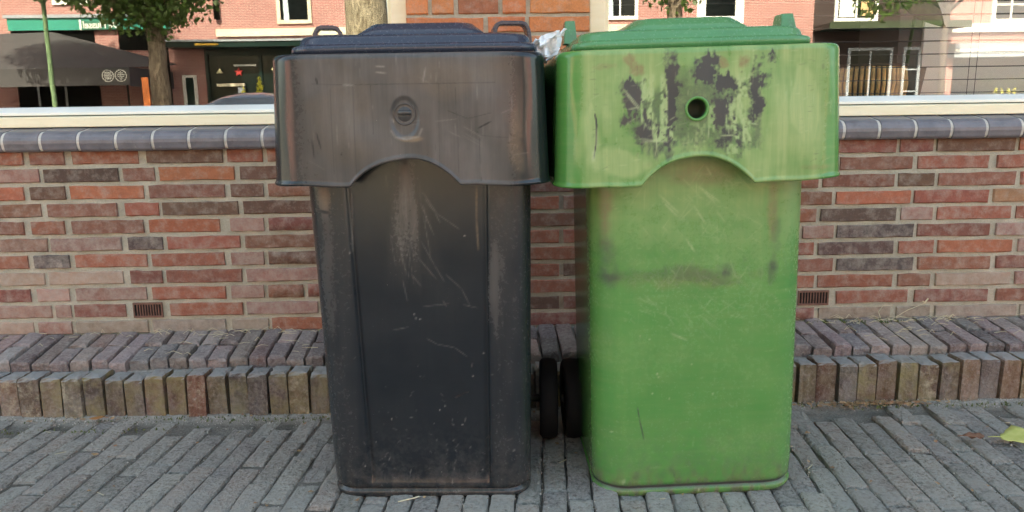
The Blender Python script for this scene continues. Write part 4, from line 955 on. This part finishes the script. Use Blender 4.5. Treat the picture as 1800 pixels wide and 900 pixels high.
bk = empty('cane_basket', (1.152, 0.305, 0.7650)); tag(bk, 'bamboo cane basket standing inside on the right window sill', 'basket')
MB().lathe([(0.0, 0.002), (0.095, 0.002), (0.10, 0.1), (0.097, 0.1), (0.09, 0.006), (0.0, 0.006)], 'z', 32).build('lining', M_CANED, bk, True)
for i in range(44):
    a = 2 * math.pi * i / 44; MB().tube([(0.106 * math.cos(a), 0.106 * math.sin(a), 0), (0.112 * math.cos(a), 0.112 * math.sin(a), 0.05), (0.106 * math.cos(a), 0.106 * math.sin(a), 0.103)], 0.0052, 6).build('cane', M_CANE, bk, True)
for z in (0.104, 0.008): MB().lathe([(0.100, z - .004), (0.112, z - .004), (0.114, z), (0.112, z + .005), (0.100, z + .005), (0.100, z - .004)], 'z', 32).build('rim', M_CANED, bk, True)
pl_ = empty('house_plant', (1.30, 0.36, 0.7650)); tag(pl_, 'big dark green drooping leaf of a plant behind the right window', 'plant')
M_LEAFD = leaf_mat('glossy dark leaf', (0.025, 0.06, 0.018), (0.05, 0.11, 0.03))
lv = []; lf = []
path = [(1.19, .24, 1.16), (1.205, .225, 1.12), (1.235, .22, 1.075), (1.27, .218, 1.035), (1.305, .216, 1.005), (1.335, .215, .978)]; wid = [.004, .035, .050, .046, .028, .002]
for p, w_ in zip(path, wid):
    for s_ in (-1, -.5, 0, .5, 1): lv.append((p[0] + s_ * w_ * .75 - 1.30, p[1] + abs(s_) * .012 - .36, p[2] + s_ * w_ * .55 - .765))
for i in range(5):
    for k in range(4): q = i * 5 + k; lf.append((q, q + 1, q + 6, q + 5))
o = link('leaf', mesh('leaf', lv, lf, M_LEAFD, True), pl_); sd_ = o.modifiers.new('s', 'SUBSURF'); sd_.levels = 2; sd_.render_levels = 2; o.modifiers.new('t', 'SOLIDIFY').thickness = .001
o2 = link('leaf', o.data, pl_, (0.02, 0.10, 0.16), (0, 0, rad(140))); 
MB().tube([(0, 0, 0.09), (.005, -.02, .25), (.01, -.06, .40)], [.006, .005, .004], 8).build('stem', M_LEAFD, pl_, True)
MB().lathe([(0, 0.0), (.045, 0.0), (.06, .1), (.056, .1), (.05, .09), (0, .09)], 'z', 24).build('pot', plain('plant pot', (0.06, 0.05, 0.045), .6), pl_, True)

# ================================================================== THE STREET OPPOSITE (seen mirrored in the panes)
FY = -30.0
M_PINK = far_brick('pink far brick', (.385, .155, .148), (.31, .11, .105), (.50, .38, .35)); M_DKBR = far_brick('shaded brown far brick', (.065, .042, .04), (.05, .034, .034), (.07, .06, .06))  # brown brick darkened further for the tree shade on it
M_BAND = plain('cream band', (0.66, 0.60, 0.47), 0.8, scale=1.5); M_WHITE = plain('white far paint', (0.78, 0.77, 0.74), 0.5); M_DKG = plain('dark green paint', (0.006, 0.022, 0.02), 0.35, spec=0.2); M_TEAL = plain('turquoise fascia', (0.015, 0.24, 0.18), 0.45, var=0.08, scale=1)
M_CURT = plain('pale curtain', (0.45, 0.55, 0.62), 0.8); M_BLK = plain('dark shop inside', (0.004, 0.0045, 0.0045), 0.9, spec=0.05); M_GREYM = plain('grey metal fascia', (0.30, 0.33, 0.38), 0.4)
def far_window(par, x0, x1, z0, z1, frame=M_WHITE, mull=1, fw=0.14, curtain=True, bars=0):
    y = FY; m = MB()
    m.box((x0, y + .001, z0), (x1, y + .09, z0 + fw)); m.box((x0, y + .001, z1 - fw), (x1, y + .09, z1)); m.box((x0, y + .002, z0 + fw), (x0 + fw, y + .085, z1 - fw)); m.box((x1 - fw, y + .002, z0 + fw), (x1, y + .085, z1 - fw))
    fo = m.build('window', frame, par)
    MB().box((x0 + fw, y + .004, z0 + fw), (x1 - fw, y + .02, z1 - fw)).build('pane', M_FARGLASS, fo)
    if mull:
        for i in range(mull): xm = x0 + (x1 - x0) * (i + 1) / (mull + 1); MB().box((xm - .035, y + .021, z0 + fw), (xm + .035, y + .07, z1 - fw)).build('mullion', frame, fo)
    for i in range(bars): zm = z0 + (z1 - z0) * (i + 1) / (bars + 1); MB().box((x0 + fw, y + .021, zm - .03), (x1 - fw, y + .066, zm + .03)).build('glazing_bar', frame, fo)
    if curtain: MB().add([(x0 + fw + .12, y + .03, z0 + fw), (x0 + fw + .34, y + .03, z0 + fw), (x0 + fw + .26, y + .03, z1 - fw), (x0 + fw + .12, y + .03, z1 - fw)], [(3, 2, 1, 0)]).build('curtain', M_CURT, fo)
    return fo
hA = empty('terraced_house', (0, FY, 0)); hA.location = (0, 0, 0); tag(hA, 'pink brick terraced house across the street, mirrored in the window panes', 'house')
MB().box((-26, FY - 8, 0), (13.0, FY, 9.2)).build('wall', M_PINK, hA)
MB().add([(-26.3, FY + .4, 9.21), (13.0, FY + .4, 9.21), (13.0, FY - 8, 9.21), (-26.3, FY - 8, 9.21), (-26.3, FY - 4, 12), (13.0, FY - 4, 12)], [(1, 0, 4, 5), (3, 2, 5, 4), (0, 3, 4), (2, 1, 5)]).build('roof', plain('far roof', (0.13, 0.06, 0.045), .8), hA)
far_window(hA, -8.74, -7.36, 4.16, 6.4, M_BAND, 0); far_window(hA, -4.6, -3.2, 4.16, 6.4, M_BAND, 0); far_window(hA, -0.8, 0.6, 4.16, 6.4, M_BAND, 0)
far_window(hA, 8.2, 10.1, 3.9, 6.4, M_WHITE, 0, .35, False); far_window(hA, 4.3, 5.8, 4.16, 6.4, M_WHITE, 1); far_window(hA, -17.6, -16.1, 5.0, 7.0, M_WHITE, 1); far_window(hA, -14.4, -12.9, 5.0, 7.0, M_WHITE, 1)
MB().box((-11.2, FY + .001, 3.70), (7.9, FY + .12, 3.98)).build('cream_band', M_BAND, hA)
MB().tube([(-11.1, FY + .12, 4.35), (-11.1, FY + .12, 9.1)], .11, 10).build('downpipe', M_BLK, hA, True)
MB().box((-19.4, FY + .001, 4.0), (-13.0, FY + .2, 4.46)).build('fascia', M_TEAL, hA); MB().box((-19.5, FY + .001, 4.47), (-12.9, FY + .28, 4.60)).build('cornice', M_GREYM, hA)
sg = MB().box((-16.5, FY + .201, 4.0), (-14.84, FY + .225, 4.36)).build('sign', plain('sign green', (0.02, 0.16, 0.11), .5), hA)
for x in (-16.5, -14.84): MB().box((x - .04, FY + .2, 3.99), (x + .04, FY + .235, 4.40)).build('sign_edge', M_WHITE, sg)
fc = bpy.data.curves.new('lettering', 'FONT'); fc.body = 'De Mussel'; fc.size = .40; fc.align_x = 'CENTER'; fc.extrude = .006; fc.offset = .006; fc.materials.append(M_WHITE)
tmp = bpy.data.objects.new('tmp', fc); COL.objects.link(tmp); lme = bpy.data.meshes.new_from_object(tmp.evaluated_get(bpy.context.evaluated_depsgraph_get())); bpy.data.objects.remove(tmp)
lt = link('lettering', lme, sg, (-15.67, FY + .24, 4.055), (rad(90), 0, rad(180))); lt.scale = (0.86, 1, 1)
MB().box((-19.4, FY + .001, 0), (-16.1, FY + .05, 3.98)).build('shop_opening', M_BLK, hA); MB().box((-15.1, FY + .001, 3.2), (-13.2, FY + .05, 3.98)).build('shop_opening', M_BLK, hA)
for x in (-18.6, -17.5): MB().box((x, FY + .051, .2), (x + .08, FY + .09, 2.9)).build('shop_post', M_GREYM, hA)
cn = MB().box((-13.0, FY + .001, 3.22), (-4.2, FY + 1.1, 3.42)).build('canopy', M_DKG, hA); MB().box((-13.0, FY + .001, 3.421), (-4.2, FY + 1.15, 3.50)).build('canopy_edge', M_GREYM, cn); MB().box((-11.7, FY + 1.1, 3.28), (-10.8, FY + 1.12, 3.36)).build('yellow_strip', plain('yellow strip', (.55, .33, .04), .6), cn)
MB().box((-12.95, FY + .9, 0), (-12.83, FY + 1.02, 3.22)).build('canopy_post', M_BLK, cn)
sf = MB(); sf.box((-11.75, FY + .001, 0), (-4.2, FY + .10, .55)); sf.box((-11.75, FY + .001, 2.95), (-4.2, FY + .10, 3.22)); 
for x in (-11.75, -9.6, -7.4, -5.2): sf.box((x, FY + .002, .55), (x + .12, FY + .098, 2.95))
sfo = sf.build('shop_front', M_DKG, hA); MB().box((-11.7, FY + .003, .55), (-4.3, FY + .03, 2.95)).build('pane', plain('shop pane', (0.003, 0.011, 0.011), .1, spec=0.15), sfo)
star = []; 
for i in range(10): r_ = .20 if i % 2 == 0 else .085; a = math.pi / 2 + i * math.pi / 5; star.append((r_ * math.cos(a), r_ * math.sin(a)))
MB().add([(-10.42 + x, FY + .13, 2.30 + z) for x, z in star] + [(-10.42 + x, FY + .101, 2.30 + z) for x, z in star], [tuple(range(9, -1, -1)), tuple(range(10, 20))] + [(i, (i + 1) % 10, 10 + (i + 1) % 10, 10 + i) for i in range(10)]).build('red_star', plain('red star', (.45, .03, .03), .5), sfo)
M_LAMP = plain('pale lamp', (.8, .72, .45), .5)
for (x, z) in ((-11.15, 2.25), (-8.95, 2.35)): MB().lathe([(.02, .18), (.13, 0), (.11, 0), (.02, .15)], 'z', 14, (x, FY + .2, z)).build('hanging_lamp', M_LAMP, sfo)
MB().box((-11.3, FY + .104, 1.72), (-10.2, FY + .25, 1.84)).build('counter_edge', M_BAND, sfo); MB().box((-10.6, FY + .104, 2.52), (-9.7, FY + .12, 2.6)).build('light_tube', M_WHITE, sfo); MB().box((-10.45, FY + .104, .9), (-10.2, FY + .3, 1.68)).build('column', M_GREYM, sfo)
dr = MB(); dr.box((-12.72, FY + .001, 0), (-12.6, FY + .08, 2.1)); dr.box((-12.28, FY + .001, 0), (-12.16, FY + .08, 2.1)); dr.box((-12.72, FY + .001, 2.1), (-12.16, FY + .08, 2.2)); do_ = dr.build('door', M_WHITE, hA); MB().box((-12.6, FY + .002, 0), (-12.28, FY + .04, 2.1)).build('door_leaf', M_DKG, do_)
MB().box((-2.5, FY + .001, 0.4), (12.0, FY + .06, 3.3)).build('shop_pane', M_FARGLASS, hA)
hB = empty('terraced_house'); tag(hB, 'brown brick house with dark green fascia across the street, mirrored in the right pane', 'house')
MB().box((13.01, FY - 8, 0), (18.6, FY - .01, 8.8)).build('wall', M_DKBR, hB); MB().box((13.01, FY - 8.1, 8.81), (18.6, FY + .3, 9.1)).build('roof', M_BLK, hB)
bw = far_window(hB, 13.8, 15.55, 3.98, 6.2, M_WHITE, 1, .13, False); MB().box((14.0, FY + .03, 4.15), (14.6, FY + .05, 4.9)).build('curtain', M_WHITE, bw); MB().box((14.85, FY + .03, 4.2), (15.35, FY + .05, 4.75)).build('curtain', plain('tan curtain', (.55, .38, .2), .8), bw)
MB().box((13.01, FY - .009, 3.60), (18.6, FY + 1.5, 3.80)).build('canopy', M_DKG, hB); MB().box((13.02, FY + 1.501, 3.58), (18.6, FY + 1.55, 3.84)).build('canopy_edge', plain('dark moss edge', (.03, .045, .02), .7), hB)
far_window(hB, 14.45, 16.3, .7, 2.95, M_GREYM, 1, .11, False); far_window(hB, 16.75, 17.5, .3, 2.95, M_GREYM, 0, .11, False, 2)
hC = empty('terraced_house'); tag(hC, 'red brick house with grey awning box at the far right of the mirrored street', 'house')
MB().box((18.61, FY - 8, 0), (27, FY + .02, 9.0)).build('wall', M_PINK, hC); MB().box((18.61, FY - 8.1, 9.01), (27, FY + .4, 9.3)).build('roof', M_BLK, hC)
wc = far_window(hC, 20.25, 21.85, 3.84, 6.0, M_WHITE, 1, .16, False, 2); wc.location = (0, .02, 0)
MB().box((18.62, FY + .021, 3.50), (27, FY + .2, 3.82)).build('white_band', M_WHITE, hC); ab = MB().box((18.65, FY + .021, 2.50), (26.5, FY + .5, 3.05)).build('awning_box', M_GREYM, hC); MB().box((18.65, FY + .501, 2.72), (26.5, FY + .54, 2.80)).build('awning_rail', M_WHITE, ab)
MB().box((18.9, FY + .021, .2), (26.5, FY + .06, 2.5)).build('shop_pane', M_FARGLASS, hC)
for i_ in range(2):   # house rows closing the street on both sides
    x0 = -52 if i_ == 0 else 27.02
    hD = empty('terraced_house'); tag(hD, ['plain brick house at the left end of the opposite row', 'plain brick house at the right end of the opposite row'][i_], 'house')
    MB().box((x0, FY - 8, 0), (x0 + 25.9, FY - .02, 8.6)).build('wall', M_PINK, hD); MB().box((x0, FY - 8.1, 8.61), (x0 + 25.9, FY + .3, 9.0)).build('roof', M_BLK, hD)

# awning
g = G('charcoal awning cloth'); nz = g.noise(g.mapping(g.pos(), (1, .3, .3)), 3, 4); g.set(col=g.mix(nz, (.05, .047, .052), (.075, .07, .076)), rough=.85); M_AWN = g.m
aw = empty('awning', (-16, FY, 0)); aw.location = (0, 0, 0); tag(aw, 'charcoal cafe awning with two round white emblems, mirrored in the left pane', 'awning')
YT, YFR = FY + .25, -26.0; xa, xb = -21.5, -13.0
V = [(xa, YT, 3.85), (-17.6, YT, 3.92), (xb + .2, YT, 2.62), (xa, YFR, 2.30), (xb, YFR, 2.32)]
V += [(x, y, z - .02) for x, y, z in V]
MB().add(V, [(0, 3, 4, 2, 1), (5, 6, 7, 9, 8), (3, 8, 9, 4), (0, 1, 6, 5), (1, 2, 7, 6), (2, 4, 9, 7), (0, 5, 8, 3)]).build('cloth', M_AWN, aw)
MB().box((xa, YFR, 1.70), (xb, YFR + .02, 2.315)).build('valance', M_AWN, aw); MB().box((xb - .02, YT + .0, 1.66), (xb, YFR, 2.32)).build('side_flap', M_AWN, aw)
for x in (xa + .1, xb - .15): MB().tube([(x, YT, 2.2), (x, YFR, 2.25)], .03, 8).build('arm', M_GREYM, aw)
for x in (-20.8, -13.15): MB().tube([(x, YFR - .05, 0), (x, YFR - .05, 2.3)], .035, 8).build('leg', M_BLK, aw)
for i_, x in enumerate((-13.77, -13.31)):
    em = MB().lathe([(.185, 0), (.185, .012), (.215, .012), (.215, 0), (.185, 0)], 'y', 28, (x, YFR + .021, 2.03)).build('emblem', M_WHITE, aw)
    if i_ == 0:
        for k in range(5): MB().box((x - .15 + .02 * abs(k - 2), YFR + .021, 1.91 + k * .055), (x + .15 - .02 * abs(k - 2), YFR + .03, 1.945 + k * .055)).build('stripe', M_WHITE, em)
    else:
        MB().box((x - .012, YFR + .021, 1.87), (x + .012, YFR + .03, 2.19)).build('stem', M_WHITE, em)
        for k, wv in ((0, .07), (1, .12), (2, .13), (3, .08)): MB().box((x - wv, YFR + .0211, 1.93 + k * .06), (x + wv, YFR + .029, 1.96 + k * .06)).build('stripe', M_WHITE, em)

# trees
def bark_mat(name, a, b, sc_=6):
    g = G(name); P = g.pos(); n1 = g.noise(g.mapping(P, (3, 3, .8)), sc_, 6, .65); n2 = g.noise(P, sc_ * 5, 4); g.set(col=g.mix(g.ramp(n1, .35, .65), a, b), rough=.95, spec=.2); g.bump(g.math('ADD', n1, n2), .9, .03); return g.m
M_BARK = bark_mat('lime bark', (.10, .075, .055), (.26, .21, .16)); M_PLANE = bark_mat('pale bark', (.20, .16, .11), (.46, .40, .30), 9); M_MOTTLE = bark_mat('mottled bark', (.06, .045, .04), (.14, .11, .09), 4)
def foliage_mat(name, a, b):
    g = G(name); P = g.pos(); c = g.mix(g.ramp(g.noise(P, 2.2, 3), .3, .7), a, b); c = g.mix(g.ramp(g.noise(P, 14, 2), .4, .7, 0, .5), c, tuple(v * 1.5 for v in b)); g.set(col=c, rough=.5)
    tl = g.n('ShaderNodeBsdfTranslucent'); g.put(tl.inputs[0], c); mx = g.n('ShaderNodeMixShader'); mx.inputs[0].default_value = .35; g.L(g.p.outputs[0], mx.inputs[1]); g.L(tl.outputs[0], mx.inputs[2]); g.L(mx.outputs[0], g.out.inputs['Surface']); return g.m
M_FOL = foliage_mat('lime leaves', (.035, .075, .015), (.085, .15, .03)); M_YEL = foliage_mat('golden conifer', (.50, .50, .04), (.66, .62, .08)); M_HEDGE = foliage_mat('box hedge', (.02, .03, .012), (.04, .055, .02))
def leaves(name, blobs, n, size, mat, parent, seed):
    r = np.random.RandomState(seed); wts = np.array([b[3] * b[4] * b[5] for b in blobs]); pick = r.choice(len(blobs), n, p=wts / wts.sum()); B = np.array(blobs)[pick]
    d = r.normal(size=(n, 3)); d /= np.linalg.norm(d, axis=1)[:, None]; rad_ = r.rand(n) ** .45
    c = B[:, :3] + d * rad_[:, None] * B[:, 3:6]
    ax = r.normal(size=(n, 3)); ax[:, 2] *= .6; ax /= np.linalg.norm(ax, axis=1)[:, None]; u = np.cross(ax, r.normal(size=(n, 3))); u /= np.linalg.norm(u, axis=1)[:, None]; v = np.cross(ax, u)
    s_ = size * (.6 + .8 * r.rand(n))[:, None]
    V = np.stack([c - u * s_, c + v * s_ * .62, c + u * s_, c - v * s_ * .62], 1).reshape(-1, 3); me = bpy.data.meshes.new(name)
    F = np.arange(4 * n, dtype=np.int32); me.vertices.add(4 * n); me.vertices.foreach_set('co', V.astype(np.float32).ravel()); me.loops.add(4 * n); me.loops.foreach_set('vertex_index', F); me.polygons.add(n); me.polygons.foreach_set('loop_start', np.arange(0, 4 * n, 4, dtype=np.int32)); me.materials.append(mat); me.update(calc_edges=True)
    return link(name, me, parent)
def tree(label, x, y, r0, zfork, top, blobs, nleaf, bark, seed, size=.085, lean=0.0):
    e = empty('street_tree', (x, y, 0)); tag(e, label, 'tree', 'trees along the street'); rt_ = random.Random(seed); m = MB()
    pts = [(0, 0, -.1), (0, 0, .0), (.0, 0, .25)] + [(lean * k / 8 + rt_.uniform(-.02, .02), rt_.uniform(-.02, .02), .25 + (zfork - .25) * k / 8) for k in range(1, 9)]
    rr_ = [r0 * 1.6, r0 * 1.45, r0 * 1.12] + [r0 * (1.05 - .22 * k / 8) for k in range(1, 9)]
    m.tube(pts, rr_, 18); tr = m.build('trunk', bark, e, True); f0 = Vector(pts[-1])
    for b in blobs:
        c = Vector(b[:3]); k1 = f0.lerp(c, .5) + Vector((0, 0, .25)); MB().tube([f0 - Vector((0, 0, .2)), k1, c], [r0 * .5, r0 * .3, r0 * .09], 8).build('limb', bark, tr, True)
    leaves('crown', blobs, nleaf, size, M_FOL, e, seed)
    return e
tree('leafy street tree with dark trunk in front of the cafe awning', -9.42, -20, .265, 3.1, 9, [(-.2, 0, 4.4, 1.7, 1.7, 1.2), (.9, .3, 3.9, 1.2, 1.1, .85), (-1.1, .2, 3.95, 1.2, 1.2, .8), (.2, -.3, 6.0, 2.4, 2.2, 1.7), (-1.5, .3, 5.6, 1.5, 1.5, 1.3), (1.6, 0, 5.6, 1.5, 1.5, 1.3), (.1, .2, 3.25, .8, .7, .62), (.1, 0, 7.8, 1.6, 1.6, 1.2), (-2.0, .1, 4.2, .9, .8, .6), (-.5, .4, 3.3, .8, .6, .55), (.8, .5, 3.4, .8, .6, .5)], 17000, M_BARK, 31)
tree('thick pale-barked tree trunk standing closest to the bins in the mirrored street', -1.54, -7.4, .265, 4.4, 9, [(0, 0, 6.2, 2.4, 2.4, 1.2), (-1.6, -.6, 5.6, 1.3, 1.3, .8), (1.5, -1.5, 5.7, 1.4, 1.4, .8), (0, -2.0, 6.6, 1.8, 1.8, 1.1)], 3200, M_PLANE, 32)
tree('unseen leafy street tree added left of the mirrored view for its shade', -11.9, -14, .2, 4.6, 9, [(.3, 0, 7.0, 1.8, 1.7, 1.1), (2.0, .2, 7.4, 1.8, 1.6, 1.1), (-1.6, .2, 7.0, 1.6, 1.5, 1.0), (3.9, 0, 7.6, 1.6, 1.5, 1.0), (.8, -.2, 8.8, 2.2, 2.0, 1.2)], 9000, M_BARK, 36)  # unseen tree added to dapple the mirrored trunk with shade
tree('dark leafy street tree mirrored just above the green bin', 4.6, -18, .22, 3.6, 9, [(-.1, 0, 3.75, 1.0, 1.0, .75), (-.5, 0, 4.9, 1.6, 1.6, 1.2), (1.2, .2, 5.4, 1.5, 1.4, 1.2), (-.1, -.2, 6.6, 1.8, 1.8, 1.4)], 5000, M_BARK, 33)
tree('mottled pale tree trunk mirrored in the right pane', 12.75, -20, .10, 3.4, 9, [(-1.9, 0, 3.7, .9, .9, .75), (-.9, 0, 4.3, 1.4, 1.3, 1.0), (1.0, .2, 4.8, 1.3, 1.3, 1.0), (0, 0, 6.0, 2.0, 1.9, 1.5), (2.2, 0, 4.4, .8, .8, .8)], 5000, M_MOTTLE, 34)
tree('slim young street tree with green mossy trunk before the cafe awning', -14.1, -23, .075, 4.3, 9, [(-.4, 0, 5.3, 1.5, 1.4, 1.0), (.9, .2, 5.0, 1.1, 1.1, .8), (-1.5, .1, 5.0, 1.1, 1.0, .75), (-.1, 0, 6.5, 1.5, 1.5, 1.0), (.2, .3, 4.55, .7, .6, .4), (-2.6, 0, 5.6, 1.2, 1.1, .9), (2.0, .1, 5.8, 1.0, 1.0, .8), (-1.2, 0, 8.2, 2.4, 2.0, 1.3), (-3.4, 0, 7.2, 1.8, 1.6, 1.1), (.8, 0, 7.8, 1.6, 1.5, 1.1)], 20000, bark_mat('mossy bark', (.10, .16, .09), (.20, .30, .17)), 35)  # highest crown lobes are unseen, added to shade the awning
# golden conifers before the shop
for i_, (x, h_, lb) in enumerate(((-9.35, 1.50, 'shorter of two golden conifers before the dark green shop front'), (-8.75, 1.85, 'taller of two golden conifers before the dark green shop front'))):
    e = empty('potted_conifer', (x, -27, 0)); tag(e, lb, 'plant', 'golden conifers before the shop')
    leaves('crown', [(0, 0, .45 + (h_ - .45) * t, .36 * (1 - t) + .06, .36 * (1 - t) + .06, .18) for t in (0.0, .2, .4, .6, .8, .97)], 1800, .05, M_YEL, e, 50 + i_); MB().lathe([(0, 0), (.15, 0), (.2, .35), (.18, .35), (0, .3)], 'z', 16).build('pot', M_BLK, e); MB().tube([(0, 0, .3), (0, 0, h_ - .1)], [.02, .006], 6).build('trunk', M_BARK, e)
hd = empty('hedge_planter', (17.1, -24, 0)); tag(hd, 'clipped dark hedge in a long planter mirrored at the right edge', 'hedge')
leaves('hedge', [(-.55 + i * .3, 0, 1.15, .28, .32, .42) for i in range(8)], 6000, .035, M_HEDGE, hd, 61); MB().box((-.7, -.3, 0), (1.8, .3, .75)).build('planter', M_BLK, hd, bevel=.02); leaves('flowering_shoots', [(-.35 + i * .22, .3, 1.0, .08, .05, .22) for i in range(4)], 200, .03, M_YEL, hd, 62)
bo = empty('banner', (-9.58, -19.4, 0)); tag(bo, 'narrow orange upright panel beside the dark tree trunk', 'panel'); MB().box((-.09, -.01, .5), (.09, .01, 1.68)).build('panel', plain('orange sheet', (.6, .16, .04), .6), bo); MB().tube([(0, -.025, 0), (0, -.025, 1.7)], .015, 8).build('pole', M_BLK, bo)

# parked car
car = empty('parked_car', (-8.7, -24.6, 0)); tag(car, 'blue-grey parked car with only its roof showing above the left window sill', 'car')
M_CARP = G('car paint'); M_CARP.set(col=(.26, .31, .40), rough=.25, coat=1.0, coatr=.05, metal=.3); M_CARP = M_CARP.m
def car_loft(secs, mat, name, par):
    n_ = 14; V = []
    for (x, hw, z0, z1, tw) in secs:
        row = []
        for k in range(n_):
            a = k / (n_ - 1) * math.pi; cx = math.cos(a); sn = math.sin(a)
            wv = hw * (1 - (1 - tw) * max(0, sn) ** 2); row.append((x, math.copysign(abs(cx) ** .55, cx) * wv, z0 + (z1 - z0) * abs(sn) ** .6))
        V.append(row)
    return link(name, grid_mesh(name, np.array(V), mat), par)
bd = car_loft([(-2.15, .55, .35, .5, .9), (-2.1, .78, .3, .62, .9), (-1.5, .87, .24, .80, .92), (-.9, .89, .22, .86, .93), (1.4, .89, .22, .88, .93), (1.95, .84, .26, .84, .92), (2.1, .7, .35, .7, .9)], M_CARP, 'body', car)
cbn = car_loft([(-1.25, .80, .8, .86, .8), (-.45, .78, .84, 1.26, .74), (.1, .77, .84, 1.345, .73), (.9, .77, .84, 1.36, .73), (1.5, .77, .84, 1.24, .74), (1.98, .74, .8, .86, .8)], M_CARP, 'roof', car)
M_CGL = plain('car glass', (.16, .20, .27), .08, spec=.8)  # sky reflection put into the glass as a blue-grey colour
for s in (-1, 1):
    for (x0, x1, x2, x3) in ((-.75, -.35, .35, .35), (.42, .42, 1.2, 1.5)): MB().add([(x0, s * .80, .9), (x3, s * .80, .9), (x2, s * .70, 1.17), (x1, s * .70, 1.17)], [(0, 1, 2, 3) if s < 0 else (3, 2, 1, 0)]).build('side_window', M_CGL, cbn)
    MB().lathe([(0, -.05), (.09, -.05), (.09, .05), (0, .05)], 'x', 16, (-2.0, s * .62, .62)).build('headlight', M_WHITE, car)
    for x in (-1.35, 1.3):
        wh = MB().lathe([(0, -.09), (.2, -.1), (.21, .1), (0, .09)], 'y', 20).build('wheel', M_GREYM, car, True, loc=(x, s * .80, .32)); MB().lathe([(.2, -.1), (.3, -.1), (.32, -.06), (.32, .06), (.3, .1), (.2, .1)], 'y', 24).build('tyre', M_RUBBER, wh, True)
